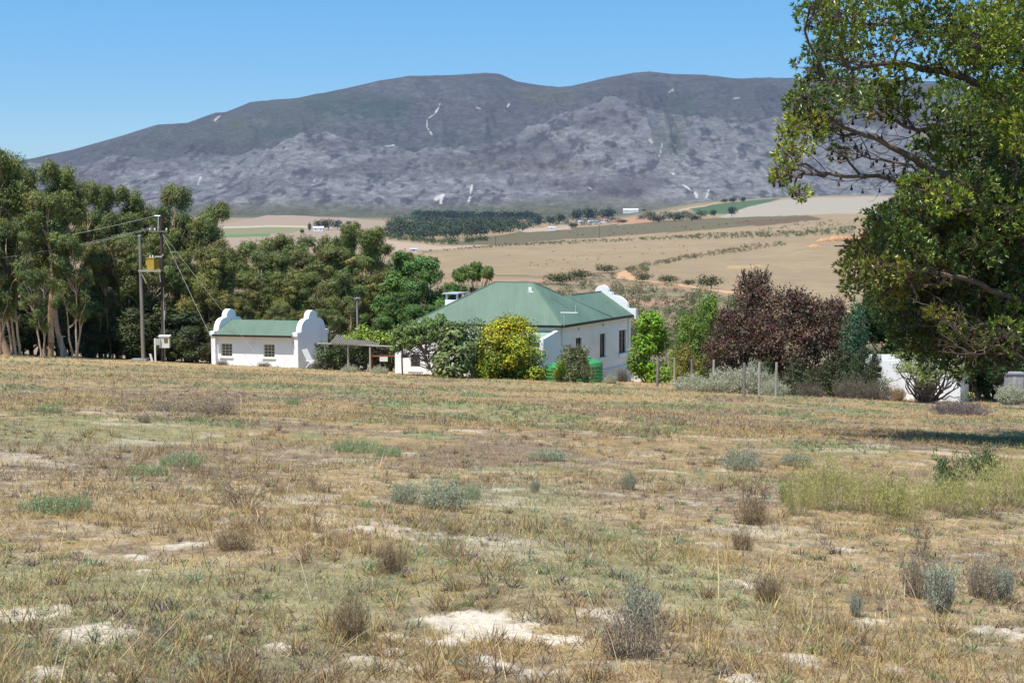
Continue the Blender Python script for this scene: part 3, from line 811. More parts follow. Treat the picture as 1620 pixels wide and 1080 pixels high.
# ---------------------------------------------------------------- water tanks
def tank(px, Y, label, first=None):
    p = at(px, 600, Y); z = ZE - 4.9
    if first is not None:
        return copy_thing(first, (p[0], Y, z), .5, (1, 1, 1), label)
    t = thing('water_tank', label, 'water tank', (p[0], Y, z), group='green water tanks by the farmhouse wall')
    m1 = MB(); prof = [(1.08, 0)]
    for k in range(9):
        z0 = .06 + k * .24; prof += [(1.08, z0), (1.115, z0 + .04), (1.115, z0 + .14), (1.08, z0 + .18)]
    prof += [(1.08, 2.28), (1.05, 2.36), (.9, 2.45), (.45, 2.58), (.3, 2.60)]
    m1.lathe(prof, 32); m1.build('body', 'tank', t, True)
    m1 = MB(); m1.lathe([(.26, 2.59), (.26, 2.68), (.2, 2.71)], 20); m1.build('lid', 'tank', t)
    m1 = MB(); m1.lathe([(1.25, -1.2), (1.25, -.004)], 20); m1.build('base', 'concrete', t)
    return t
tk = tank(929.5, 103.2, 'green ribbed water tank standing against the shaded farmhouse wall, right of the spiky bush')
tank(886, 100.6, 'green ribbed water tank between the yellow bush and the spiky bush', tk)

# ---------------------------------------------------------------- power poles
Y0 = 116.0
pA = at(259, 568, Y0); pA[2] = gz(pA[0], Y0) - .1; topA = at(260, 340, Y0)[2]
pole = thing('utility_pole', 'tall dark utility pole with steel crossarm and stay wires left of the cottage', 'utility pole', pA)
hA = topA - pA[2]
m1 = MB(); m1.rod((0, 0, -.5), (0.05, 0, hA), .17, 10, .115); m1.build('shaft', 'creosote', pole)
zc_ = at(260, 366, Y0)[2] - pA[2]
m1 = MB(); m1.box(-.95, .60, -.22, -.12, zc_ - .05, zc_ + .05); m1.build('crossarm', 'weathered', pole)
for dx in (-.85, -.45, .5):
    m1 = MB(); m1.lathe([(.05, 0), (.05, .06), (.09, .08), (.05, .12), (.08, .15), (.03, .22)], 10, (dx, -.17)); o = m1.build('insulator', 'whitebox', pole); o.location = (0, 0, zc_ + .05)
m1 = MB(); m1.rod((-.20, -.14, zc_ - .05), (-.13, -.14, hA - .15), .05, 6); m1.rod((-.45, -.14, hA - .08), (.02, -.14, hA - .08), .05, 6); m1.build('bracket', 'greymetal', pole)
m1 = MB(); m1.rod((.13, -.13, 0), (.13, -.13, 6.2), .03, 6); m1.rod((.16, -.13, 3.5), (.2, -.13, 4.3), .05, 6); m1.build('cable_duct', 'greymetal', pole)
pB = at(227, 567, Y0 - .6); pB[2] = gz(pB[0], pB[1]) - .1; topB = at(225, 372, Y0 - .6)[2]
pole2 = thing('utility_pole', 'shorter weathered brown pole left of the dark utility pole', 'utility pole', pB)
hB = topB - pB[2]
m1 = MB(); m1.rod((0, 0, -.5), (-.08, 0, hB), .17, 10, .12); m1.build('shaft', 'weathered', pole2)
m1 = MB(); m1.lathe([(.135, 0), (.13, .12)], 10, (-.08, 0)); o = m1.build('cap', 'greymetal', pole2); o.location = (0, 0, hB - .1)
m1 = MB(); m1.box(-.9, .3, -.35, .35, -.1, .28); m1.build('base_block', 'concrete', pole2)
# platform and transformer between them
zt = at(240, 428, Y0 - .4)[2]
pf = thing('transformer_platform', 'pale timber platform beam fixed between the two utility poles', 'platform', (pB[0], pB[1] - .2, zt))
m1 = MB(); m1.box(-.15, 1.65, -.22, -.10, -.08, .08); m1.box(-.15, 1.65, .35, .47, -.08, .08); m1.build('beam', 'palewood', pf)
m1 = MB(); m1.rod((.05, -.12, -.1), (.45, -.12, -1.0), .04, 6) ; m1.build('brace', 'palewood', pf)
m1 = MB(); m1.rod((1.5, -.1, -.1), (1.62, -.1, -.9), .03, 6); m1.build('brace', 'greymetal', pf)
tr = thing('transformer', 'small yellow transformer box on the platform between the utility poles', 'transformer', (pB[0] + .85, pB[1] - .1, zt + .08))
m1 = MB(); m1.box(-.28, .28, -.3, .3, 0, .92); m1.box(-.31, .31, -.33, .33, .922, .97); m1.build('tank', 'yellow', tr)
m1 = MB()
for k in range(7): m1.box(.30 + k * .06, .33 + k * .06, -.28, .28, .1, .86)
m1.box(.28, .74, -.05, .05, .12, .2); m1.box(.28, .74, -.05, .05, .76, .84); m1.build('cooling_fins', 'yellowdk', tr)
m1 = MB(); [m1.box(-.42 - .0, -.30, -.2 + k * .2, -.14 + k * .2, .38, .72) for k in range(3)]; m1.build('terminal_box', 'yellow', tr)
for dx in (-.1, .12):
    m1 = MB(); m1.lathe([(.05, .97), (.05, 1.03), (.08, 1.05), (.05, 1.09), (.02, 1.22)], 10, (dx, 0)); m1.build('bushing', 'whitebox', tr)
m1 = MB(); m1.box(.3, .85, -.08, .0, 1.0, 1.12); m1.rod((.85, -.04, 1.06), (1.0, -.04, 1.25), .05, 6); m1.build('fuse_holder', 'greymetal', tr)
# meter cabinets
zcab = gz(pA[0], Y0)
c1 = thing('meter_cabinet', 'white meter cabinet with a small dark window on the foot of the dark utility pole', 'cabinet', (pA[0] + .25, Y0 - .5, zcab + 1.2))
m1 = MB(); m1.box(-.42, .42, -.25, .2, 0, .95); m1.build('case', 'whitebox', c1)
m1 = MB(); m1.slab([(-.48, -.32, .955), (.48, -.32, .955), (.48, .25, 1.03), (-.48, .25, 1.03)], .03); m1.build('roof', 'signwhite', c1)
m1 = MB(); m1.box(.0, .3, -.275, -.253, .42, .78); m1.build('window', 'yellowdk', c1)
c2 = thing('junction_box', 'small grey box on a white leg left of the white meter cabinet', 'electrical box', (pA[0] - .36, Y0 - .75, zcab))
m1 = MB(); m1.box(-.06, .34, -.12, .12, 1.45, 1.95); m1.build('case', 'greymetal', c2)
m1 = MB(); m1.box(-.2, -.065, -.06, .06, -.3, 1.98); m1.build('leg', 'whitebox', c2)
m1 = MB(); m1.hexa([(-.42, -.06, -.2), (-.22, -.06, -.2), (-.22, .06, -.2), (-.42, .06, -.2), (-.62, -.06, .72), (-.46, -.06, .72), (-.46, .06, .72), (-.62, .06, .72)]); m1.build('prop', 'whitebox', c2)
# wires
def wire(name, label, P, Q, sag, r, cat, group=None, mat='wire', n=24):
    P = np.asarray(P, float); Q = np.asarray(Q, float); t = np.linspace(0, 1, n)[:, None]
    pts = P * (1 - t) + Q * t; pts[:, 2] -= (4 * t * (1 - t) * sag)[:, 0]
    g = G(); tube(g, pts - P, r, 5, (.3, .3, .3)); o = g.build(name, mat); o.location = P; tag(o, label, cat, group); return o
ca = np.array([pA[0], Y0 - .17, pA[2]])
wire('power_line', 'uppermost single power line running left from the pole top', ca + (-.4, 0, hA - .08), at(-420, 425, Y0 - 6), 1.0, .014, 'power line')
wire('power_line', 'pale power line running left from the outer end of the crossarm', ca + (-.85, 0, zc_ + .26), at(-420, 428, Y0 - 12), 1.2, .016, 'power line')
wire('power_line', 'power line just under the pale one, running left from the middle of the crossarm', ca + (-.45, 0, zc_ + .26), at(-420, 436, Y0 - 9), 1.2, .012, 'power line')
wire('stay_wire', 'thick pale stay wire slanting from the dark pole down behind the cottage roof edge', ca + (.1, .1, zc_ - .1), np.array([at(349, 560, 110.5)[0], 110.5, gz(at(349, 560, 110.5)[0], 110.5) + .6]), 0.05, .014, 'stay wire', mat='wire')
wire('stay_wire', 'thin stay wire slanting above the cottage roof from the dark pole', ca + (.12, .1, zc_ - .12), np.array([at(415, 575, 110.8)[0], 110.8, gz(at(415, 575, 110.8)[0], 110.8) + .4]), 0.05, .010, 'stay wire', mat='wire')
# small pole behind the pergola
pC = at(565, 470, 124.0); zb = gz(pC[0], 124)
t = thing('utility_pole', 'thin grey pole with a short crossarm rising among the trees behind the pergola', 'utility pole', (pC[0], 124, zb))
m1 = MB(); m1.rod((0, 0, -.3), (0, 0, pC[2] - zb), .10, 8, .08); m1.build('shaft', 'concrete', t)
m1 = MB(); m1.box(-.28, .32, -.15, -.05, pC[2] - zb - .12, pC[2] - zb - .03); m1.build('crossarm', 'greymetal', t)
for dx in (-.2, .24):
    m1 = MB(); m1.lathe([(.05, 0), (.09, .05), (.05, .09), (.08, .12), (.02, .18)], 8, (dx, -.1)); o = m1.build('insulator', 'frame_dark', t); o.location = (0, 0, pC[2] - zb - .03)
wire('stay_wire', 'dark stay wire beside the thin grey pole behind the pergola', (pC[0] - .05, 123.9, pC[2] - .3), (at(547, 535, 121)[0], 121, at(547, 535, 121)[2]), .03, .018, 'stay wire', mat='creosote')

# ---------------------------------------------------------------- fence posts
posts = [(1039.5, 565, 612, .10, 'weathered', 'weathered fence post, tallest of the row, in front of the white gate pillar'),
         (1067.0, 566, 611, .085, 'palewood', 'pale fence post in front of the bright green tree'),
         (1094.5, 568, 604, .08, 'weathered', 'grey-brown fence post against the lime-green shrub'),
         (1121.0, 569, 600, .07, 'creosote', 'dark slim fence post at the left edge of the purple-leaved trees'),
         (1129.0, 569, 600, .085, 'palewood', 'grey fence post standing behind the silver bushes, left of the gap in the row'),
         (1177.0, 574, 628, .085, 'weathered', 'dark grey fence post nearest the camera, in front of the silver bushes'),
         (1201.0, 573, 620, .075, 'palewood', 'yellowish fence post in the middle of the three by the purple-leaved trees'),
         (1227.5, 573, 622, .075, 'palewood', 'pale fence post at the right-hand end of the row')]
def post_depth(px, py):
    p = ground_px(px, py)
    return p[1] if p is not None and p[1] < 112 else 100.0
for px, yt, yb, r, mt, lab in posts:
    Y = {1039.5: 95.0, 1067.0: 95.0, 1094.5: 94.0, 1121.0: 93.0, 1129.0: 90.0, 1177.0: 75.0, 1201.0: 79.0, 1227.5: 78.0}[px]
    b = at(px, yb, Y); top = at(px, yt, Y)
    z0 = min(b[2], gz(b[0], Y)); h = top[2] - z0
    m1 = MB(); ln = RS.normal(0, .03); m1.rod((0, 0, -.4), (ln, 0, h), r, 8, r * .9)
    o = m1.build('fence_post', mt); o.location = (b[0], Y, z0); tag(o, lab, 'fence post', 'fence posts by the farmhouse garden')
pt = at(97, 531, 113.0); z0 = gz(pt[0], 113)
m1 = MB(); m1.rod((0, 0, -.3), (0, 0, pt[2] - z0), .13, 8); m1.box(-.45, .3, -.06, .06, pt[2] - z0 - .10, pt[2] - z0 - .02)
o = m1.build('fence_post', 'palewood'); o.location = (pt[0], 113, z0); tag(o, 'pale post with a short cross rail in front of the eucalyptus trunks', 'fence post')
# fence wires of the right-hand run
# ---------------------------------------------------------------- pergola
PY = 106.0
pg0 = at(505, 585, PY); pz = gz(at(570, 585, PY)[0], PY)
pg = thing('pergola', 'rustic pole pergola with slatted lath roof and climbing vine beside the cottage', 'pergola', (at(565, 585, PY)[0], PY, pz))
def rel(px, py, Y=PY): return at(px, py, Y) - np.array([at(565, 585, PY)[0], PY, pz])
for px, yt, Y, r, mt in [(514, 543, PY, .09, 'weathered'), (551, 547, PY, .09, 'palewood'), (586, 549, PY - .4, .09, 'palewood'), (589, 549, PY + 3, .10, 'rust'), (626, 548, PY, .09, 'rust'), (631, 549, PY - .5, .08, 'weathered'), (516, 546, PY + 3, .09, 'weathered')]:
    q = rel(px, yt, Y); m1 = MB(); m1.rod((q[0], Y - PY, -.6), (q[0] + RS.normal(0, .03), Y - PY, q[2]), r, 7, r * .85); m1.build('post', mt, pg)
m1 = MB()
for yy in (PY, PY + 1.6, PY + 3.0):
    a_, b_ = rel(502, 543, yy), rel(640, 549, yy); m1.rod((a_[0], yy - PY, a_[2]), (b_[0], yy - PY, b_[2]), .07, 6)
m1.build('rail', 'palewood', pg)
m1 = MB(); zs = rel(540, 543)[2] + .12
for k in range(26):
    x = rel(524 + k * 2.9, 540)[0]; j = RS.normal(0, .04)
    m1.hexa([(x, -.5 + j, zs - .05 - .012 * k), (x + .085, -.5 + j, zs - .05 - .012 * k), (x + .085, 3.6, zs + .2 - .012 * k), (x, 3.6, zs + .2 - .012 * k), (x, -.5 + j, zs - .02 - .012 * k), (x + .085, -.5 + j, zs - .02 - .012 * k), (x + .085, 3.6, zs + .23 - .012 * k), (x, 3.6, zs + .23 - .012 * k)])
m1.build('lath_roof', 'weathered', pg)
m1 = MB(); a_ = rel(579, 585); b_ = rel(587, 572); m1.rod((a_[0], -.4, -.2), (b_[0], -.4, b_[2]), .05, 6); m1.build('brace', 'palewood', pg)
vg = G(); rs = np.random.RandomState(5)
for px, py, dy, r, n, c in [(512, 560, .2, .75, 260, (.07, .10, .035)), (518, 575, .5, .7, 240, (.075, .09, .035)), (530, 565, 2.4, .9, 260, (.06, .085, .03)), (540, 578, 2.6, .8, 220, (.06, .08, .03)), (565, 560, 2.8, .8, 200, (.055, .08, .03)), (565, 578, 3.2, .8, 200, (.05, .07, .03)), (508, 548, 1.0, .5, 150, (.09, .12, .04)),
                            (560, 535, 2.5, .7, 240, (.20, .27, .03)), (580, 533, 2.6, .7, 240, (.21, .28, .03)), (600, 535, 2.2, .7, 240, (.20, .27, .03)), (618, 537, 1.6, .7, 240, (.18, .26, .03)), (632, 538, 1.0, .6, 200, (.17, .25, .04)), (575, 524, 4, .8, 240, (.19, .25, .04)), (543, 537, 3.0, .5, 140, (.2, .26, .03)), (612, 562, 3.4, .9, 220, (.09, .10, .04)), (600, 572, 3.6, .9, 200, (.12, .08, .04))]:
    clump(vg, rs, rel(px, py, PY + dy) * np.array([1, 0, 1]) + np.array([0, dy, 0]), r, n, .22, .15, c, .25, flat=.75)
vg.build('vine', 'leaf', pg)
sg = at(607, 568, PY - .45)
m1 = MB(); m1.box(-.30, .30, -.02, .02, -.17, .17); o = m1.build('sign_board', 'signwhite'); o.location = sg; tag(o, 'small blank pale board hanging between the rust-brown pergola posts', 'board')
m1 = MB(); m1.box(-.9, 1.0, -.03, .03, -.06, .06); o = m1.build('gate_rail', 'rust'); o.location = at(607, 563, PY - .3); tag(o, 'rust-brown rail behind the pale board in the pergola', 'rail')
# white slatted garden chair beside the cottage gable
cp_ = at(492, 583, 110.0); chz = gz(cp_[0], 110)
chair = thing('garden_chair', 'white slatted garden chair leaning back beside the shaded cottage gable', 'chair', (cp_[0], 110, chz), -.5)
def rp(x, z): return x, z
m1 = MB()
for k in range(5):
    y0 = -.34 + k * .14; m1.hexa([(.0, y0, .42), (.05, y0, .40), (.05, y0 + .11, .40), (0, y0 + .11, .42), (-.62, y0, 1.5), (-.57, y0, 1.5), (-.57, y0 + .11, 1.5), (-.62, y0 + .11, 1.5)])
m1.build('backrest', 'signwhite', chair)
m1 = MB(); [m1.hexa([(-.02 + k * .13, -.36, .40 + k * .02), (.09 + k * .13, -.36, .40 + k * .02), (.09 + k * .13, .36, .40 + k * .02), (-.02 + k * .13, .36, .40 + k * .02), (-.02 + k * .13, -.36, .43 + k * .02), (.09 + k * .13, -.36, .43 + k * .02), (.09 + k * .13, .36, .43 + k * .02), (-.02 + k * .13, .36, .43 + k * .02)]) for k in range(5)]
m1.build('seat', 'signwhite', chair)
for y in (-.38, .34):
    m1 = MB(); m1.box(.56, .64, y, y + .05, -.1, .62); m1.build('leg', 'signwhite', chair)
    m1 = MB(); m1.hexa([(-.42, y, -.1), (-.34, y, -.1), (-.34, y + .05, -.1), (-.42, y + .05, -.1), (.02, y, .40), (.10, y, .40), (.10, y + .05, .40), (.02, y + .05, .40)]); m1.build('leg', 'signwhite', chair)
    m1 = MB(); m1.box(-.2, .68, y - .03, y + .09, .62, .66); m1.build('armrest', 'signwhite', chair)

# ---------------------------------------------------------------- far farm buildings
def far_house(px, py, w, h, d, lab, cat='farm building', roofm='far_grey', wallm='far_white', Y=None, name='farm_building', nwin=2):
    p = ground_px(px, py) if Y is None else at(px, py, Y)
    if p is None: p = at(px, py, 3200.)
    if Y is not None: p[2] = min(p[2], gz(p[0], Y) + 3)
    t = thing(name, lab, cat, p)
    m1 = MB(); m1.box(-w / 2, w / 2, 0, .3, -3, h)
    m1.box(-w / 2, -w / 2 + .3, .3, d, -3, h); m1.box(w / 2 - .3, w / 2, .3, d, -3, h); m1.box(-w / 2 + .3, w / 2 - .3, d - .3, d, -3, h)
    m1.build('wall', wallm, t)
    m1 = MB(); m1.slab([(-w / 2 - .4, -.4, h + .02), (w / 2 + .4, -.4, h + .02), (w / 2 + .4, d / 2, h + d * .28), (-w / 2 - .4, d / 2, h + d * .28)], .2)
    m1.slab([(-w / 2 - .4, d + .4, h + .02), (w / 2 + .4, d + .4, h + .02), (w / 2 + .4, d / 2, h + d * .28), (-w / 2 - .4, d / 2, h + d * .28)], .2); m1.build('roof', roofm, t)
    for k in range(nwin):
        m1 = MB(); x = -w / 2 + w * (k + .5) / nwin; m1.box(x - .6, x + .6, -.06, -.003, h * .35, h * .8); m1.build('window', 'glass', t)
far_house(998, 335, 46, 8, 14, 'long white building on the rise under the mountain, right of the far trees', roofm='far_white', nwin=2, Y=4300.0)
far_house(918.5, 354.5, 9, 5, 8, 'small white gabled building at the left end of the far farmyard', nwin=2)
far_house(938, 354, 20, 4.5, 9, 'pale grey-roofed shed in the middle of the far farmyard', nwin=2)
far_house(953, 352.5, 26, 5, 10, 'long low house with reddish roof at the right end of the far farmyard', roofm='redroof', nwin=2)
far_house(949, 347, 10, 6, 8, 'small red-roofed house among trees behind the far farmyard', roofm='redroof', wallm='signwhite', nwin=1)
far_house(503.5, 366, 15, 5, 8, 'white farm building in front of the far dark tree clump on the left', roofm='far_white', nwin=2)
far_house(873, 364, 11, 3.5, 7, 'low white shed by the pale strip in front of the far wood', nwin=1)
far_house(654.5, 399, 5.5, 2.4, 3, 'tiny pale hut at the edge of the tan field left of the umbrella tree', nwin=1)
# far poles
for px, yt, yb, lab in [(784, 375, 388, 'thin dark far pole at the left end of the olive slope'), (948, 356, 377, 'thin dark far pole in front of the far farmyard')]:
    p = ground_px(px, yb); top = at(px, yt, p[1])[2] - p[2]
    m1 = MB(); m1.rod((0, 0, -1), (0, 0, top), .28, 6, .2); m1.box(-1.1, 1.1, -.12, .12, top - 1.0, top - .7)
    o = m1.build('far_pole', 'creosote'); o.location = p; tag(o, lab, 'utility pole')
# orange earth bank and wood pile on the far slope
eb = ground_px(1318, 388)
g = G(); rs = np.random.RandomState(3)
def heap(name, px, py, L, W, Hh, ang, lab, seed, cat='earth bank'):
    p = ground_px(px, py); n = 40; mth = 16
    s = np.linspace(-1, 1, n); tt = np.linspace(0, PI, mth); S, T_ = np.meshgrid(s, tt, indexing='ij')
    env = np.sqrt(np.clip(1 - S ** 2, 0, 1)) * (.6 + .8 * fbm(S * 4 + seed, T_ * 0 + seed, seed, 3))
    X = S * L / 2; Yy = -np.cos(T_) * W / 2 * env; Z = np.sin(T_) * Hh * env * (.7 + .6 * fbm(S * 9, T_ * 3, seed + 3, 3)) - .3
    V = np.stack([X * math.cos(ang) - Yy * math.sin(ang), X * math.sin(ang) + Yy * math.cos(ang), Z], -1)
    cpx, cpy = math.cos(ang), math.sin(ang)
    for i in range(n):
        zz = gz(p[0] + X[i, 0] * cpx, p[1] + X[i, 0] * cpy) - p[2]; V[i, :, 2] += zz
    idx = np.arange(n * mth).reshape(n, mth); Q = np.stack([idx[:-1, :-1], idx[:-1, 1:], idx[1:, 1:], idx[1:, :-1]], -1).reshape(-1, 4)
    g = G(); g.add(V.reshape(-1, 3), Q, np.array([.5, .25, .1])); o = g.build(name, 'orange_soil', smooth=True); o.location = p; tag(o, lab, cat)
heap('earth_bank', 1330, 381, 52, 9, 4.0, .5, 'long bank of orange earth on the far slope at the edge of the big tree', 4)
heap('earth_bank', 1290, 391, 16, 6, 2.0, .1, 'small low heap of orange earth left of the long orange bank', 9)
# dirt track across the far slope
def track(pxs, wid):
    P = []
    for a, b in zip(pxs[:-1], pxs[1:]):
        n = max(3, int(math.hypot(b[0] - a[0], b[1] - a[1]) / 5))
        for k in range(n): P.append((a[0] + (b[0] - a[0]) * k / n, a[1] + (b[1] - a[1]) * k / n, a[2] + (b[2] - a[2]) * k / n))
    C = [(ground_px(p[0], p[1], 130), p[2]) for p in P]; C = [(c, w_) for c, w_ in C if c is not None]
    out = [C[0]]
    for c, w_ in C[1:]:
        if np.linalg.norm(c[:2] - out[-1][0][:2]) < 60: out.append((c, w_))
    ct = np.array([c for c, _ in out]); wd = np.array([w_ for _, w_ in out]); k = np.array([.25, .5, .25])
    for _ in range(3):
        for j in range(2): ct[1:-1, j] = ct[:-2, j] * .25 + ct[1:-1, j] * .5 + ct[2:, j] * .25
    tg = unit(np.gradient(ct[:, :2], axis=0)); nn = np.stack([-tg[:, 1], tg[:, 0]], 1)
    rows = []
    for f in (-1, -.5, 0, .5, 1):
        xy = ct[:, :2] + nn * (wd * .5 * (f + .25 * (fbm(np.arange(len(ct)) * .7 + f * 9, np.zeros(len(ct)), 7, 2) - .5)))[:, None]
        rows.append(np.column_stack([xy, H(xy[:, 0], xy[:, 1]) + .12]))
    R = np.stack(rows, 1); n, m = R.shape[:2]; idx = np.arange(n * m).reshape(n, m)
    Q = np.stack([idx[:-1, :-1], idx[:-1, 1:], idx[1:, 1:], idx[1:, :-1]], -1).reshape(-1, 4)
    g = G(); g.add(R.reshape(-1, 3), Q, np.array([.5, .27, .13])); return g
tag(track([(1012, 426, 9), (1000, 431, 12), (984, 437, 12), (988, 441, 8), (1005, 444, 5), (1040, 447, 6), (1070, 450.5, 7), (1116, 457.5, 7), (1164, 464.5, 7), (1200, 470, 6), (1250, 478, 4), (1298, 486, 4.5), (1340, 493, 4.5), (1380, 500, 4)], 4).build('dirt_track', 'track'), kind='structure')
# ================================================================== VEGETATION
def gum_fill(seed, h, w, crown0, nclump, base, rmin, rmax, leaf=.25, lw=.075, dens=215, ntrunk=1, tall=True, barkc=(.46, .33, .23), alt=(.24, .20, .09), lean=.5, top_w=.75):
    def fill(root):
        rs = np.random.RandomState(seed)
        gt, gl = G(), G()
        stems = []
        for k in range(ntrunk):
            o = rs.normal(0, .35 if ntrunk > 1 else .02, 2); tp = o + rs.normal(0, lean, 2) + (o * 2.2 if ntrunk > 1 else 0)
            p = curve((o[0], o[1], -.4), (tp[0], tp[1], h * (.80 + .1 * rs.rand())), .04, 9, rs)
            r = np.linspace(.022 * h / math.sqrt(ntrunk) + .03, .03, 9)
            bc = np.clip(np.array(barkc)[None] * (1 + rs.normal(0, .25, (9, 1))), .02, 1)
            tube(gt, p, r, 7, bc); stems.append(p)
        cl = []
        for k in range(nclump):
            f = (k + rs.rand()) / nclump
            z = h * (crown0 + (1 - crown0) * f ** .85)
            prof = math.sin(PI * min(1, .18 + .82 * (1 - abs(2 * f - .9) ** 1.6 * .6))) if False else (1 - .35 * abs(f * 2 - .9) ** 2)
            a = rs.rand() * 6.28; R = w * prof * (rs.rand() ** .55) * (top_w if f > .75 else 1)
            st = stems[rs.randint(len(stems))]
            sx, sy = np.interp(z * .9, st[:, 2], st[:, 0]), np.interp(z * .9, st[:, 2], st[:, 1])
            r = rmin + (rmax - rmin) * rs.rand() * (1.0 if f < .8 else .8)
            c = np.array([sx + R * math.cos(a), sy + R * math.sin(a), min(z, h - r * .75)])
            cl.append((c, r, st))
        for c, r, st in cl:
            zs = max(c[2] - .35 * np.hypot(c[0], c[1]) - .12 * h, h * .12)
            j = int(np.argmin(np.abs(st[:, 2] - zs)))
            p = curve(st[j], c + np.array([0, 0, -.2 * r]), .09, 6, rs)
            tube(gt, p, np.linspace(max(.011 * h * (1 - st[j, 2] / h) + .035, .04), .02, 6), 5, np.array(barkc) * (.6 + .5 * rs.rand()))
            cb = np.array(base) * (1 + rs.normal(0, .16)) * (1 + rs.normal(0, .07, 3))
            if rs.rand() < .08: cb = cb * .7 + np.array(alt) * .3
            # each clump is a handful of tufts
            m = rs.randint(4, 7)
            for q in range(m):
                dd = unit(rs.normal(0, 1, 3)); dd[2] = dd[2] * .6 + .1
                rr = r * (.45 + .25 * rs.rand()); cc = c + dd * r * .62
                clump(gl, rs, cc, rr, int(dens * rr * rr * 3.3), leaf, lw, cb * (1 + rs.normal(0, .08)), 0.24, alt, .03, flat=.78, droop=.55, fill=.2)
        gt.build('trunk', 'bark', root, True); gl.build('crown', 'leaf', root)
    return fill
OL = (.160, .180, .052); OL2 = (.135, .166, .056); OL3 = (.176, .182, .054); GRN = (.110, .180, .045); DK = (.042, .062, .024)
K = {
 'tallA': Kind('eucalyptus_tree', 'eucalyptus tree', 15, 3.0, gum_fill(1, 15, 2.7, .42, 17, OL, .9, 1.6)),
 'tallB': Kind('eucalyptus_tree', 'eucalyptus tree', 15, 3.2, gum_fill(2, 15, 3.0, .46, 19, OL2, .8, 1.55, ntrunk=2, barkc=(.52, .40, .29))),
 'tallC': Kind('eucalyptus_tree', 'eucalyptus tree', 15, 2.6, gum_fill(3, 15, 2.2, .55, 12, OL, .8, 1.5, barkc=(.5, .33, .2))),
 'midA': Kind('eucalyptus_tree', 'eucalyptus tree', 12, 3.6, gum_fill(4, 12, 3.2, .14, 30, OL3, .8, 1.5, ntrunk=2)),
 'midB': Kind('eucalyptus_tree', 'eucalyptus tree', 12, 3.8, gum_fill(5, 12, 3.4, .10, 32, OL, .8, 1.5, ntrunk=3)),
 'midC': Kind('eucalyptus_tree', 'eucalyptus tree', 12, 3.4, gum_fill(6, 12, 3.0, .36, 22, OL2, .7, 1.3, ntrunk=3, barkc=(.48, .36, .26))),
 'grnA': Kind('green_tree', 'tree', 11, 3.0, gum_fill(7, 11, 2.5, .10, 26, GRN, .8, 1.35, leaf=.24, lw=.10, dens=190, barkc=(.2, .15, .11), alt=(.10, .14, .03), top_w=.5)),
 'grnB': Kind('green_tree', 'tree', 11, 3.2, gum_fill(8, 11, 2.7, .12, 24, (.098, .178, .045), .8, 1.4, leaf=.24, lw=.10, dens=190, barkc=(.2, .15, .11), alt=(.10, .14, .03), top_w=.6)),
 'dark': Kind('dark_tree', 'tree', 13, 4.0, gum_fill(9, 13, 3.5, .08, 36, (.058, .098, .034), .9, 1.6, leaf=.26, lw=.11, dens=170, ntrunk=2, barkc=(.12, .09, .07), alt=(.06, .08, .02))),
 'under': Kind('undergrowth_bush', 'bush', 4, 2.6, gum_fill(10, 4, 2.1, .12, 16, (.075, .095, .038), .6, 1.0, leaf=.22, lw=.08, dens=190, ntrunk=4, barkc=(.16, .12, .09), alt=(.10, .09, .04))),
}
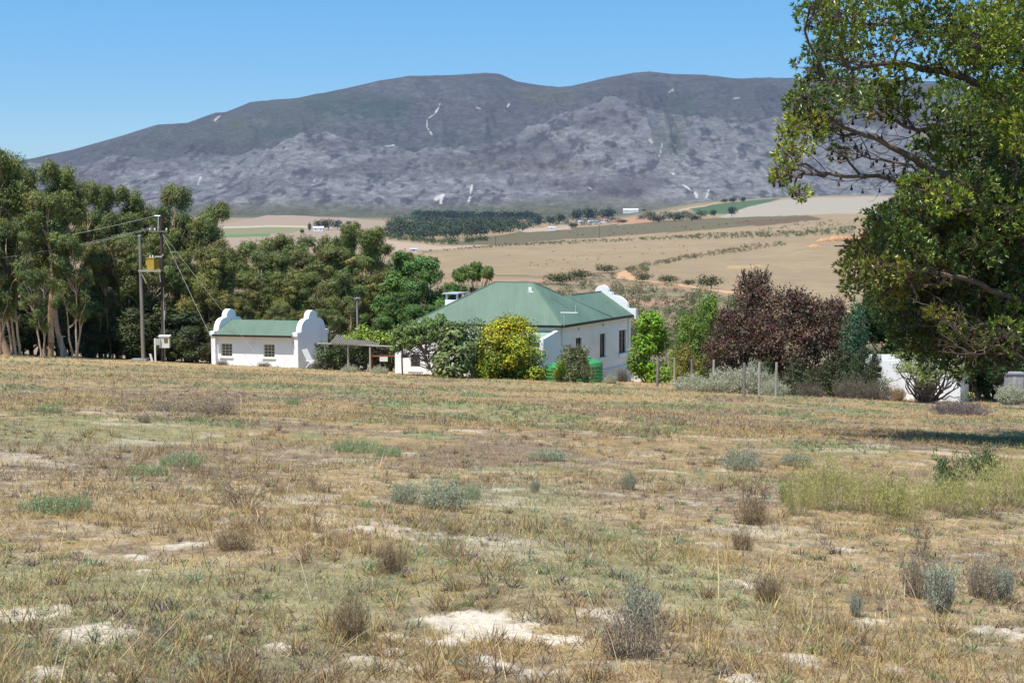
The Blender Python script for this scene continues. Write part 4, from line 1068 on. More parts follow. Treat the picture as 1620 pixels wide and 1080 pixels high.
T = [ # px, ytop, depth, kind, wide, label
 (-32, 250, 116, 'tallB', .95, 'gum tree cut by the left edge of the photo'),
 (6, 240, 111, 'tallA', .8, 'tall gum tree at the left edge with a pale orange trunk, highest on the left'),
 (48, 262, 119, 'tallB', .75, 'broad gum tree just right of the tall one at the left edge'),
 (98, 258, 113, 'tallA', .72, 'tall gum tree with a dense rounded top, second highest on the left'),
 (72, 300, 108.5, 'tallC', .9, 'gum tree with orange-brown bare trunk showing in the middle of the left grove'),
 (128, 286, 123, 'tallC', .62, 'open-topped gum tree with small crown against the mountain, right of the tall group'),
 (160, 292, 126, 'tallC', .45, 'thin gum tree with one round tuft against the mountain'),
 (182, 336, 121, 'midC', .7, None),
 (210, 297, 127, 'tallA', .62, 'gum tree with a flat wide top against the mountain, left of the tall pole'),
 (268, 290, 126, 'tallC', .66, 'gum tree with a loose round head just behind the tall pole'),
 (240, 334, 131, 'tallB', .6, None),
 (298, 345, 128, 'midA', .7, None),
 (328, 322, 124, 'tallA', .68, 'gum tree standing out above the others right of the poles, beside the pale fields'),
 (22, 345, 108, 'midC', .7, 'leafy gum tree low at the left edge with bare stems beneath'),
 (112, 372, 110, 'midC', .65, 'grey-green gum sapling in front of the left grove, midway to the poles'),
 (158, 385, 112, 'midA', .85, None), (200, 372, 114, 'midB', .85, 'leafy gum tree right behind the shorter brown pole'), (246, 388, 119, 'midC', .9, None),
 (292, 398, 120, 'midB', .9, 'olive gum tree right of the dark pole, behind the upper stay wire'), (335, 395, 122, 'midA', .9, 'olive gum tree standing behind the left gable of the cottage'),
 (64, 425, 106.5, 'midC', .75, 'small many-stemmed gum tree in the left foreground of the grove'),
 (172, 430, 109, 'midC', .75, 'small many-stemmed gum tree left of the shorter brown pole'),
 (140, 345, 127, 'midB', .85, None), (20, 300, 127, 'tallB', 1, None), (85, 320, 128, 'midB', 1.0, None), (-10, 380, 107, 'midC', .7, 'low gum tree half cut by the left edge'),
 (362, 392, 140, 'midA', 1, None), (388, 384, 150, 'midB', .95, None), (420, 398, 138, 'midC', 1, 'gum tree with one tuft above its neighbours near the pale fields'),
 (442, 372, 158, 'midA', .7, 'small round-headed gum tree far back in the grove, below the far green strip'), (472, 388, 150, 'midB', .95, None), (500, 372, 152, 'midC', .85, 'gum tree with a split top below the far white farm building'),
 (528, 392, 138, 'midA', .95, None), (546, 350, 150, 'tallC', .6, 'slim gum tree with the highest head behind the cottage, right of the far white building'),
 (576, 358, 147, 'tallC', .85, 'gum tree with an open spreading crown at the right end of the middle grove'),
 (592, 380, 150, 'tallB', .8, None), (402, 432, 130, 'midB', .95, None), (452, 442, 128, 'midA', .95, None), (497, 432, 131, 'midB', .95, None), (540, 428, 130, 'midC', .95, None), (577, 436, 133, 'midA', .9, None),
 (382, 470, 121, 'midA', .9, 'low olive gum tree right behind the cottage roof'), (435, 482, 121, 'midB', .9, 'low gum tree behind the right half of the cottage roof'), (520, 488, 122, 'midC', .9, 'low gum tree behind the pergola, right of the cottage gable'), (552, 470, 126, 'midB', .9, None), (612, 428, 136, 'midA', .9, None),
 (637, 396, 131, 'grnA', .95, 'bright green tree with a slim top against the tan field, left of the dome-headed one'),
 (688, 404, 129, 'grnB', .9, 'green tree with a narrow pointed top behind the left end of the farmhouse roof'),
 (662, 442, 125, 'grnB', .9, None), (716, 446, 124, 'grnA', .8, 'green tree just behind the farmhouse chimney'), (618, 462, 123, 'grnA', .85, None), (660, 480, 119, 'grnB', .8, None), (600, 500, 119, 'grnB', .85, 'low green tree behind the thin grey pole at the pergola'), (697, 478, 121, 'grnA', .8, None), (640, 510, 114, 'grnA', .8, 'low green tree just behind the pergola and the farmhouse annex'),
]
filler = {'tall': 'filler gum tree inside the tall left grove behind the utility poles', 'mid': 'mid-height olive gum tree in the closed canopy behind the cottage', 'grn': 'rounded green tree in the clump between the grove and the farmhouse roof'}
for px, yt, Y, kd, wd, lab in T:
    if 140 < px < 330: Y = max(Y + 6, 121.5)
    elif px <= 140: Y = Y + 4
    if lab is None:
        if kd.startswith('grn'): lab, grp = filler['grn'], 'green trees left of the farmhouse'
        elif px < 345: lab, grp = filler['tall'], 'gum trees of the left grove'
        else: lab, grp = filler['mid'], 'gum trees behind the cottage'
    else: grp = 'green trees left of the farmhouse' if kd.startswith('grn') else ('gum trees of the left grove' if px < 345 else 'gum trees behind the cottage')
    K[kd].place_px(px, yt, Y, lab, grp, wide=wd)
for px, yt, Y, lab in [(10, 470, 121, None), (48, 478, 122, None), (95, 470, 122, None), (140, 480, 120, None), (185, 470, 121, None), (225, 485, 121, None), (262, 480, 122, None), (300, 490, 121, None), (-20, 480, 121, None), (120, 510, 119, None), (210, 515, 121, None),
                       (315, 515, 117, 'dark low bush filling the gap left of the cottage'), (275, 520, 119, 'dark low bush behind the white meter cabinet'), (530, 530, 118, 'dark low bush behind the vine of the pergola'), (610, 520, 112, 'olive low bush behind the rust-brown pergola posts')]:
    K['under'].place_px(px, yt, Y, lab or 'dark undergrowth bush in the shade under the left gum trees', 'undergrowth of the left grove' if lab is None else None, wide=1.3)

# umbrella-shaped tree
def umbrella(root):
    rs = np.random.RandomState(21); gt, gl = G(), G()
    st = curve((0, 0, -.3), (.3, 0, 3.2), .03, 6, rs); tube(gt, st, np.linspace(.22, .14, 6), 7, (.2, .16, .13))
    for k in range(22):
        a = rs.rand() * 6.28; R = 3.1 * rs.rand() ** .5
        c = np.array([R * math.cos(a), R * math.sin(a), 6.75 - .75 * (R / 3.1) ** 2 + rs.normal(0, .12)]); r = .6 + .25 * rs.rand()
        if k % 9 == 0: c[2] -= .9
        p = curve(st[-1], c - np.array([0, 0, .3]), .07, 6, rs); tube(gt, p, np.linspace(.10, .025, 6), 5, (.22, .17, .14))
        for q in range(4):
            dd = unit(rs.normal(0, 1, 3)) * np.array([1, 1, .25]); clump(gl, rs, c + dd * r * .6, r * .6, 210, .2, .09, np.array((.13, .19, .045)) * (1 + rs.normal(0, .12)), .25, (.14, .17, .03), .1, flat=.5, droop=0)
    gt.build('trunk', 'bark', root, True); gl.build('crown', 'leaf', root)
Kind('umbrella_tree', 'tree', 7.4, 3.7, umbrella).place_px(750, 405, 136, 'flat dome-headed green tree with bare forked stems above the farmhouse chimney', halfw=42)

# ---- garden bushes
BD, BT = 2.3, 1.45
def bush_fill(seed, h, w, base, n=26, r0=.45, r1=.8, leaf=.16, lw=.09, dens=330, alt=(.1, .1, .03), alt_p=.06, z0=.12, flat=.85, spiky=0, mat='leaf', dome=1.0, stems=6, barkc=(.16, .12, .09), tmp=None, topalt=None):
    def fill(root):
        rs = np.random.RandomState(seed); gt, gl = G(), G()
        for k in range(n):
            f = rs.rand(); a = rs.rand() * 6.28
            z = h * (z0 + (1 - z0) * f); R = (w - .3 * r0) * max(0, 1 - (max(f - .12, 0) / .88) ** 1.7 * dome) ** .75 * (rs.rand() ** .42)
            r = r0 + (r1 - r0) * rs.rand(); c = np.array([R * math.cos(a), R * math.sin(a), min(max(z, r * .6), h - r * flat * .8)])
            b = np.array(base if tmp is None or rs.rand() < .7 else tmp) * (1 + rs.normal(0, .14)) * (1 + rs.normal(0, .06, 3))
            clump(gl, rs, c, r, int(dens * BD * r * r), leaf, lw, np.minimum(b * BT, .6), .24, alt, alt_p * (1 if topalt is None else topalt * max(0, (c[2] / h - .25)) ** 1.2), flat=flat, droop=.1, fill=.3)
            if spiky:
                m = int(14 * spiky); d = rvec(m, rs); d[:, 2] = np.abs(d[:, 2]) + .5
                for q in range(m):
                    e = unit(d[q]); s0 = c + e * r * .8; kk = rs.randint(5, 9); tt = np.linspace(0, 1, kk)[:, None]
                    P = s0 + e * tt * r * .85 + rs.normal(0, .04, (kk, 3))
                    leaves(gl, P, e + rvec(kk, rs) * .7, rvec(kk, rs), leaf * 1.1, lw, tints(rs, kk, b, .25, alt, alt_p))
            if k < stems * 2:
                tube(gt, curve((rs.normal(0, .12 * w), rs.normal(0, .12 * w), -.2), c, .1, 5, rs), np.linspace(.05, .015, 5), 4, barkc)
        gt.build('stems', 'bark', root, True); gl.build('foliage', mat, root)
    return fill
YEL = Kind('flowering_bush', 'bush', 4.0, 2.6, bush_fill(31, 4.0, 2.3, (.125, .165, .022), 90, .42, .75, .15, .09, 420, (.56, .46, .02), .60, z0=.04, dome=.85, tmp=(.17, .19, .02), topalt=1.2))
YEL.place_px(806, 503, 101.0, 'large round yellow-green flowering bush in front of the farmhouse veranda', halfw=67, ybase=600)
SPK = Kind('spiky_bush', 'bush', 2.3, 1.7, bush_fill(32, 2.3, 1.5, (.105, .125, .055), 34, .32, .55, .26, .05, 420, (.32, .30, .17), .28, z0=.05, spiky=1.2, mat='matte_leaf'))
SPK.place_px(908, 556, 98.5, 'spiky grey-green succulent bush between the two green water tanks', halfw=34, ybase=605)
Kind('small_bush', 'bush', 1.5, .8, bush_fill(33, 1.5, .7, (.12, .20, .02), 14, .25, .42, .13, .06, 600, (.2, .25, .03), .2)).place_px(883, 568, 97.6, 'small bright green bush at the left foot of the spiky bush', halfw=13, ybase=603)
# spreading tree with a leaning trunk in front of the annex
def spread(root):
    rs = np.random.RandomState(34); gt, gl = G(), G()
    st = curve((.9, 0, -.3), (-.9, 0, 2.6), .05, 6, rs); tube(gt, st, np.linspace(.13, .08, 6), 6, (.2, .17, .15))
    st2 = curve((-2.6, .3, -.3), (-2.5, 0, 3.2), .02, 5, rs); tube(gt, st2, np.linspace(.10, .07, 5), 6, (.13, .10, .09))
    for k in range(84):
        x = -3.5 + 6.9 * rs.rand(); zt = 2.95 + .8 * math.sin((x + 3.4) / 6.6 * 2.4) * 1.0
        c = np.array([x, rs.normal(0, .8), zt + rs.normal(0, .42)]); r = .36 + .3 * rs.rand()
        if x > 1.0 and rs.rand() < .5: c[2] -= 1.3 * rs.rand()
        s = st if rs.rand() < .7 else st2
        tube(gt, curve(s[rs.randint(2, len(s))], c, .1, 6, rs), np.linspace(.05, .012, 6), 4, (.22, .18, .16))
        clump(gl, rs, c, r, int(800 * r * r) + 30, .22, .14, np.array((.13, .19, .06)) * (1 + rs.normal(0, .15)), .25, (.22, .28, .07), .22, flat=.8, droop=.1)
    for k in range(46):
        p = np.array([-.8 + rs.rand() * 2.8, rs.normal(0, .3), 2.0 + rs.rand() * .9]); tube(gt, curve(p, p + rs.normal(0, .8, 3) * np.array([1, .4, .8]), .15, 5, rs), np.linspace(.025, .008, 5), 4, (.24, .20, .18))
    gt.build('trunk', 'bark', root, True); gl.build('crown', 'leaf', root)
Kind('fig_tree', 'tree', 4.4, 3.6, spread).place_px(678, 508, 99.6, 'spreading leafy tree with a leaning bare trunk in front of the annex window', halfw=58, ybase=594, rz=0)
Kind('broadleaf_bush', 'bush', 3.0, 1.7, bush_fill(35, 3.0, 1.5, (.10, .135, .05), 34, .35, .6, .30, .15, 200, (.22, .24, .10), .3, z0=.05)).place_px(720, 520, 98.6, 'broad-leaved bush left of the round yellow bush', halfw=46, ybase=600)
Kind('conical_shrub', 'shrub', 2.6, .7, bush_fill(36, 2.6, .6, (.10, .14, .06), 16, .28, .42, .16, .05, 520, (.2, .2, .1), .2, spiky=.8)).place_px(752, 514, 102.2, 'feathery shrub rising behind the broad-leaved bush', halfw=26, ybase=600)
Kind('lime_tree', 'tree', 5.0, 1.5, bush_fill(37, 5.0, 1.35, (.115, .205, .016), 60, .32, .6, .17, .10, 420, (.20, .31, .03), .4, z0=.03, dome=.8, topalt=1.3)).place_px(1030, 494, 110.5, 'bright lime-green small tree beside the far corner of the farmhouse', halfw=37, ybase=606)  # paler leaves thin out downwards, painting a shaded base into the tint
LS = Kind('green_shrub', 'shrub', 4.0, 1.9, bush_fill(38, 4.0, 1.7, (.10, .175, .032), 44, .34, .62, .15, .08, 420, (.20, .24, .04), .3, z0=.04, dome=.75, spiky=.3))
LS.place_px(1092, 500, 104.5, 'light green shrub left of the purple-leaved trees', halfw=34, ybase=604)
LS.place_px(1122, 472, 107.0, 'taller green shrub touching the tallest purple-leaved tree', halfw=30, ybase=600)
Kind('olive_shrub', 'shrub', 2.0, 1.6, bush_fill(39, 2.0, 1.4, (.16, .165, .035), 26, .3, .5, .14, .06, 460, (.24, .20, .06), .3, z0=.04, spiky=.4)).place_px(1082, 550, 101.5, 'low yellowish shrub behind the pale fence posts', halfw=34, ybase=606)
# purple-leaved trees
PUR = Kind('purple_plum_tree', 'tree', 6.6, 2.6, bush_fill(41, 6.6, 2.5, (.064, .034, .027), 84, .36, .72, .17, .085, 240, (.20, .155, .095), .30, z0=.12, dome=.72, spiky=.55, tmp=(.085, .034, .030)))
PUR.place_px(1192, 436, 95, 'tallest purple-leaved tree, with an upright dark crown against the brown hillside', 'purple-leaved trees', halfw=50, rz=1, ybase=622)
PUR.place_px(1160, 494, 92.5, 'purple-leaved tree at the left end of the purple clump, beside the green shrubs', 'purple-leaved trees', halfw=52, rz=2, ybase=620)
PUR.place_px(1252, 464, 91.5, 'broad reddish purple-leaved tree in the middle of the purple clump', 'purple-leaved trees', halfw=70, rz=3, ybase=624)
PUR.place_px(1312, 478, 93, 'lowest purple-leaved tree, at the right end of the purple clump', 'purple-leaved trees', halfw=50, rz=5, ybase=622)
DKB = Kind('dark_shrub', 'shrub', 2.4, 1.9, bush_fill(42, 2.4, 1.7, (.045, .062, .026), 30, .34, .55, .15, .07, 420, (.12, .10, .06), .2, z0=.03, spiky=.4))
for px, yt, Y, hw, yb, lab in [(1215, 570, 90, 26, 624, 'dark shrub under the tallest purple-leaved tree behind the end fence post'), (1262, 572, 87, 34, 628, 'dark shrub under the middle purple-leaved tree'), (1312, 575, 88, 34, 626, 'dark shrub under the right-hand purple-leaved tree')]:
    DKB.place_px(px, yt, Y, lab, 'dark shrubs under the purple-leaved trees', halfw=hw, ybase=yb)
DKB.place_px(1384, 556, 86.0, 'dark shrub half hiding the outbuilding window', halfw=20, ybase=632)
DKB.place_px(1362, 556, 86.5, 'dark shrub against the left end of the outbuilding wall', halfw=26, ybase=630)
DKB.place_px(1338, 560, 87.5, 'taller dark shrub left of the outbuilding, below the blue-green conical shrub', halfw=28, ybase=628)
DKB.place_px(1560, 588, 106, 'dark olive hedge bush behind the outbuilding near the right edge', halfw=44, ybase=618)
DKB.place_px(1640, 580, 106, 'dark olive bush behind the grey pillar at the right edge', halfw=40, ybase=620)
Kind('bluegreen_shrub', 'shrub', 4.6, 1.5, bush_fill(43, 4.6, 1.3, (.045, .095, .05), 44, .3, .55, .15, .06, 440, (.09, .14, .08), .25, z0=.04, spiky=.4)).place_px(1354, 492, 89.5, 'blue-green conical shrub between the purple-leaved trees and the outbuilding', halfw=32, ybase=622)
# twiggy dead heap, silver bushes
def twig_fill(seed, h, w, n, c, leafc=None, leafn=4, leaf=.05, lw=.02, r=.008, spread_=1.0, up=.9, mat='matte_leaf', branch=2):
    def fill(root):
        rs = np.random.RandomState(seed); gt, gl = G(), G()
        for k in range(n):
            a = rs.rand() * 6.28; R = w * rs.rand() ** .5
            top = np.array([R * math.cos(a), R * math.sin(a), h * (.45 + .55 * rs.rand()) * (1 - .35 * (R / w) ** 2)])
            b = np.array([top[0] * .18 * spread_, top[1] * .18 * spread_, -.02])
            p = curve(b, top, .13, 5, rs); tube(gt, p, np.linspace(r, r * .35, 5), 3, np.array(c) * (.7 + .6 * rs.rand()))
            ends = [(p, 1)]
            for q in range(branch):
                s = p[rs.randint(2, 5)]; e = s + unit(rs.normal(0, 1, 3) * np.array([1, 1, .5]) + np.array([0, 0, up])) * h * (.15 + .22 * rs.rand())
                pp = curve(s, e, .15, 4, rs); tube(gt, pp, np.linspace(r * .6, r * .25, 4), 3, np.array(c) * (.7 + .7 * rs.rand())); ends.append((pp, 1))
            if leafc is not None:
                for pp, _ in ends:
                    m = leafn; tt = .35 + .65 * rs.rand(m); ii = tt * (len(pp) - 1); i0 = np.minimum(ii.astype(int), len(pp) - 2); fr = (ii - i0)[:, None]
                    P = pp[i0] * (1 - fr) + pp[i0 + 1] * fr + rs.normal(0, leaf * .5, (m, 3))
                    leaves(gl, P, rvec(m, rs) + np.array([0, 0, up]), rvec(m, rs), leaf * (.6 + .8 * rs.rand(m)), lw, tints(rs, m, leafc, .2))
        gt.build('stems', 'bark', root)
        if leafc is not None: gl.build('foliage', mat, root)
    return fill
SIL = Kind('silver_bush', 'bush', 1.6, 1.5, twig_fill(51, 1.6, 1.5, 260, (.34, .32, .27), (.42, .42, .30), 9, .17, .035, .012, 2.5))
for px, yt, Y, hw, yb, lab in [(1098, 595, 88, 34, 620, 'low silver-grey bush at the left end of the silver clump by the fence posts'), (1148, 586, 87, 34, 624, 'silver-grey bush left of the nearest dark fence post'), (1190, 578, 86, 34, 624, 'tallest silver-grey bush, just behind the nearest fence post'), (1225, 600, 83, 22, 628, 'small silver-grey bush at the foot of the last fence post')]:
    SIL.place_px(px, yt, Y, lab, 'silver bushes by the fence posts', halfw=hw, ybase=yb)
SIL.place_px(1602, 608, 76, 'silver-grey bush in front of the grey pillar at the right edge', halfw=26, ybase=636)
SIL.place_px(552, 578, 103, 'small silver bush in front of the pergola post', halfw=14, ybase=592)
SIL.place_px(600, 580, 102, 'small silver bush under the pale board of the pergola', halfw=14, ybase=594)
SIL.place_px(966, 592, 97, 'pale dry bush at the right foot of the farmhouse plinth', halfw=10, ybase=608)
TW = Kind('dead_shrub', 'shrub', 1.6, 1.7, twig_fill(52, 1.6, 1.7, 240, (.19, .16, .13), (.13, .11, .07), 4, .10, .04, .016, 3))
for px, yt, Y, hw, yb, lab in [(1350, 595, 84, 34, 632, 'tangled bare grey shrub left of the outbuilding wall'), (1392, 600, 83, 26, 633, 'tangled bare grey shrub in front of the outbuilding window'), (1280, 602, 84, 24, 630, 'tangled bare grey shrub under the middle purple-leaved tree')]:
    TW.place_px(px, yt, Y, lab, 'tangled bare shrubs by the outbuilding', halfw=hw, ybase=yb)
TW.place_px(985, 582, 105.5, 'reddish bare shrub against the lower farmhouse wall', halfw=10, ybase=607)
TW.place_px(418, 572, 110.3, 'thin bare shrub in front of the cottage between its two windows', halfw=12, ybase=582)
TW.place_px(352, 568, 110.3, 'thin bare shrub in front of the left cottage window', halfw=10, ybase=580)
TW.place_px(502, 566, 108.5, 'thin bare shrub at the corner of the cottage gable', halfw=9, ybase=585)
PUS = Kind('grey_heather_shrub', 'shrub', .7, 1.2, twig_fill(53, .7, 1.2, 300, (.19, .15, .15), (.17, .13, .13), 5, .07, .02, .008, 3.5))
PUS.place_px(1517, 634, 62, 'purplish grey low shrub on the grass in front of the outbuilding', halfw=48, ybase=658)
Kind('straw_heap', 'heap', .9, 1.1, twig_fill(54, .9, 1.1, 220, (.36, .24, .11), (.36, .25, .12), 4, .15, .02, .01, 3)).place_px(1420, 613, 82, 'small heap of dry brown straw at the foot of the outbuilding', halfw=14, ybase=631)
# yellow-green tree before the outbuilding
def ygtree(root):
    rs = np.random.RandomState(61); gt, gl = G(), G()
    for k in range(64):
        a = rs.rand() * 6.28; R = 2.3 * rs.rand() ** .5
        c = np.array([R * math.cos(a), R * math.sin(a), 3.6 - 1.7 * (R / 2.3) ** 2 + rs.normal(0, .62)]); r = .25 + .38 * rs.rand()
        st = np.array([rs.normal(0, .15), rs.normal(0, .15), -.2])
        tube(gt, curve(st, c, .12, 8, rs), np.linspace(.07, .012, 8), 5, np.array((.15, .12, .10)) * (.7 + .6 * rs.rand()))
        b = np.array((.19, .235, .06)) * (1 + rs.normal(0, .15)); clump(gl, rs, c, r, int(620 * r * r), .13, .055, b, .25, (.24, .25, .07), .2, flat=.8, droop=.3)
    gt.build('trunk', 'bark', root, True); gl.build('crown', 'leaf', root)
Kind('leafy_tree', 'tree', 4.6, 2.6, ygtree).place_px(1470, 522, 81, 'pale yellow-green many-stemmed small tree in front of the outbuilding door', halfw=74, ybase=632)
# dark trees behind the outbuilding
for px, yt, Y, wd, lab in [(1400, 400, 96, .75, 'dark tree behind the left end of the outbuilding'), (1448, 300, 103, .8, 'tall dark tree behind the outbuilding, left of centre in the dark mass'), (1515, 275, 100, .9, 'tall dark tree right behind the middle of the outbuilding'),
                           (1585, 285, 98, .9, 'tall dark tree behind the grey pillar near the right edge'), (1655, 290, 97, .9, 'tall dark tree cut by the right edge of the photo'), (1470, 430, 92, .85, 'lower dark tree directly over the outbuilding roof'), (1555, 420, 92, .85, 'lower dark tree over the right end of the outbuilding'), (1625, 430, 90, .8, 'lower dark tree above the grey pillar at the right edge')]:
    K['dark'].place_px(px, yt, Y, lab, 'dark trees behind the outbuilding', wide=wd)
# ================================================================== THE BIG TREE AT THE RIGHT
def big_tree():
    rs = np.random.RandomState(77)
    TB = np.array([15.6, 36.5]); zb = gz(*TB); base = np.array([TB[0], TB[1], zb])
    root = thing('flowering_gum_tree', 'big spreading gum tree at the right edge with glossy leaf rosettes and bare lower boughs', 'tree', base)
    gt, gl, gp = G(), G(), G()
    bark = np.array((.155, .112, .086))
    P = lambda px, py, Y: at(px, py, Y) - base
    # trunk and main boughs
    tr = np.array([[0, 0, -.4], [-.1, 0, 1.2], [.05, .1, 2.4], [.2, 0, 4.0], [.1, -.2, 6.0], [0, 0, 8.5], [.2, .1, 11]])
    tube(gt, tr, [.46, .38, .33, .29, .22, .14, .05], 10, bark * .8)
    boughs = []
    def bough(pts, r0, r1):
        pts = np.array([tr[k] if isinstance(k, int) else P(*k) for k in pts])
        n = 18; t = np.linspace(0, len(pts) - 1, n); i = np.minimum(t.astype(int), len(pts) - 2); f = (t - i)[:, None]
        q = pts[i] * (1 - f) + pts[i + 1] * f
        for _ in range(2): q[1:-1] = q[:-2] * .25 + q[1:-1] * .5 + q[2:] * .25
        q[1:-1] += rs.normal(0, .035, (n - 2, 3))
        tube(gt, q, np.linspace(r0, r1, n), 6, np.clip(bark[None] * (.75 + .5 * rs.rand(n, 1)), 0, 1)); boughs.append(q); return q
    bough([2, (1660, 400, 35.5), (1560, 312, 34), (1490, 272, 33), (1400, 228, 32.5), (1330, 196, 32), (1285, 175, 32)], .15, .02)
    bough([2, (1640, 360, 34.5), (1560, 318, 33.5), (1450, 292, 33), (1385, 280, 32.5), (1305, 272, 32), (1250, 282, 31.5)], .12, .015)
    bough([3, (1690, 290, 35), (1560, 213, 34), (1450, 208, 33), (1385, 178, 32.5)], .13, .02)
    bough([3, (1690, 200, 35), (1520, 122, 34), (1430, 98, 33), (1350, 108, 32), (1290, 128, 31.5)], .14, .02)
    bough([4, (1650, 90, 35), (1500, 40, 34), (1400, 40, 33), (1320, 35, 32.5)], .12, .02)
    bough([1, (1680, 500, 34.5), (1600, 470, 33), (1520, 437, 32), (1450, 425, 32), (1390, 415, 32)], .11, .02)
    bough([1, (1690, 470, 35), (1590, 420, 34), (1500, 380, 33.5), (1440, 350, 33)], .11, .02)
    bough([1, (1680, 560, 34), (1600, 530, 32.5), (1550, 512, 32), (1470, 500, 31.5)], .08, .012)
    bough([1, (1660, 590, 33.5), (1620, 565, 32), (1570, 545, 31.5), (1540, 560, 31)], .06, .01)
    bough([2, (1700, 330, 34), (1600, 330, 32.5), (1520, 335, 32), (1480, 325, 32)], .09, .015)
    bough([2, (1560, 312, 33.8), (1500, 300, 33), (1430, 255, 32), (1370, 250, 31.5), (1320, 255, 31.5)], .05, .012)
    for k in range(9):
        a = -2.2 + k * .6 + rs.normal(0, .2); L = 4.5 + rs.rand() * 3; h = 3.2 + rs.rand() * 6
        e = np.array([L * math.cos(a), L * math.sin(a), h + 1.0]); s = tr[2 + k % 4]
        q = curve(s, e, .06, 14, rs); tube(gt, q, np.linspace(.13, .02, 14), 6, bark); boughs.append(q)
    allb = np.concatenate(boughs)
    greens = [np.array((.165, .215, .030)), np.array((.125, .180, .036)), np.array((.235, .265, .030)), np.array((.092, .14, .036))]
    def rosettes(c, r, n, flat=.8, tint=None, dens=9):
        g0 = greens[rs.randint(4)] if tint is None else np.array(tint)
        d = rvec(n, rs); d[:, 2] = d[:, 2] * .8 + .15; d = unit(d)
        tips = c + d * (r * (.45 + .6 * rs.rand(n) ** .6))[:, None] * np.array([1, 1, flat])
        m = dens
        ax = unit(np.repeat(d, m, 0) * .9 + rvec(n * m, rs) * .85 + np.array([0, 0, .25]))
        L = .125 * (.65 + .6 * rs.rand(n * m))
        cen = np.repeat(tips, m, 0) + ax * L[:, None] * .5
        T = tints(rs, n * m, g0, .16, (.20, .17, .04), .03)
        young_lit = np.repeat(rs.rand(n) < .30, m); T[young_lit] = T[young_lit] * np.array([1.7, 1.55, 1.0])  # random rosettes brightened: young leaves plus sunlit highlights painted into the tint
        old = np.repeat(rs.rand(n) < .025, m); T[old] = np.array((.13, .065, .025)) * (.6 + .8 * rs.rand(old.sum(), 1))
        leaves(gl, cen, ax, rvec(n * m, rs) + np.array([0, 0, .5]), L, .036 * (.7 + .6 * rs.rand(n * m)), T)
        return tips
    def twigs(c, tips, k, pods=2):
        d2 = ((allb - c) ** 2).sum(1) + rs.rand(len(allb)) * .6 + 2.5 * np.maximum(c[0] + .2 - allb[:, 0], 0)
        j = int(np.argmin(d2))
        if d2[j] > 5.0: return
        p = curve(allb[j], c, .10, 8, rs); tube(gt, p, np.linspace(.035, .014, 8), 5, bark * (.6 + .6 * rs.rand()))
        for q in range(min(k, len(tips))):
            e = tips[rs.randint(len(tips))]; pp = curve(p[rs.randint(3, 8)], e, .12, 5, rs); tube(gt, pp, np.linspace(.013, .005, 5), 3, bark * (.5 + .7 * rs.rand()))
            if rs.rand() < pods * .2: pod(pp[rs.randint(2, 5)])
    def pod(s):
        h = .05 + .03 * rs.rand(); z = np.array([0, 0, -1.])
        tube(gp, np.array([s, s + z * .05, s + z * (.05 + h * .5), s + z * (.05 + h)]), [.008, .02, .036, .022], 6, np.array((.07, .05, .035)) * (.5 + rs.rand()))
    CL = [(1290, 30, 34), (1332, 22, 40), (1335, 60, 40), (1400, 30, 46), (1300, 88, 30), (1276, 108, 24), (1350, 92, 40), (1440, 62, 42), (1288, 135, 30), (1268, 158, 26), (1258, 172, 16), (1305, 160, 28), (1270, 206, 40), (1292, 190, 36), (1250, 240, 28), (1240, 268, 20), (1310, 205, 26), (1338, 140, 30),
          (1410, 122, 36), (1382, 158, 38), (1352, 155, 26), (1432, 152, 32), (1420, 175, 26), (1326, 244, 17), (1234, 284, 16), (1266, 308, 17), (1248, 262, 14),
          (1480, 40, 46), (1550, 60, 60), (1600, 95, 62), (1530, 120, 46), (1490, 100, 34), (1580, 165, 52), (1530, 200, 50), (1610, 200, 54), (1560, 250, 46), (1610, 270, 52), (1505, 160, 36), (1485, 185, 28), (1540, 300, 40), (1500, 255, 26),
          (1470, 235, 26), (1455, 300, 34), (1500, 315, 34), (1520, 355, 42), (1590, 340, 50), (1450, 345, 38), (1400, 345, 26), (1420, 375, 36), (1370, 400, 36), (1352, 425, 26), (1365, 450, 32), (1400, 430, 34), (1400, 470, 26), (1445, 395, 40), (1480, 380, 36), (1480, 430, 30), (1540, 400, 44), (1600, 400, 46), (1510, 470, 34), (1570, 460, 44), (1440, 450, 26), (1540, 530, 26), (1590, 530, 36), (1480, 500, 24), (1510, 515, 22), (1620, 480, 44),
          (1460, 5, 40), (1360, -10, 44), (1420, -20, 40), (1540, 5, 50), (1610, 25, 50), (1300, -10, 32)]
    for px, py, rp in CL:
        Y = 32.4 + rs.normal(0, 1.0) + (max(px - 1400, 0) / 220) * rs.rand() * 2.2
        c = P(px, py, Y); r = rp * Y / F * 1.02
        tint = None
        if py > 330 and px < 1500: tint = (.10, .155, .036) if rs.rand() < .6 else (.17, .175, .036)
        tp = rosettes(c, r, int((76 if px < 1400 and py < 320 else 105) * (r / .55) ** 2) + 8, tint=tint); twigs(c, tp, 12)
        if r > .36 and not (py < 205 and 1395 < px < 1545):
            for q in (1.9, 3.9, 5.8):
                Y2 = Y + q + rs.normal(0, .4); c2 = P(px + rs.normal(0, 7), py + rs.normal(0, 7), Y2); r2 = rp * Y2 / F * .92
                tp = rosettes(c2, r2, int((62 if px > 1440 else 26) * (r2 / .55) ** 2), tint=tint)
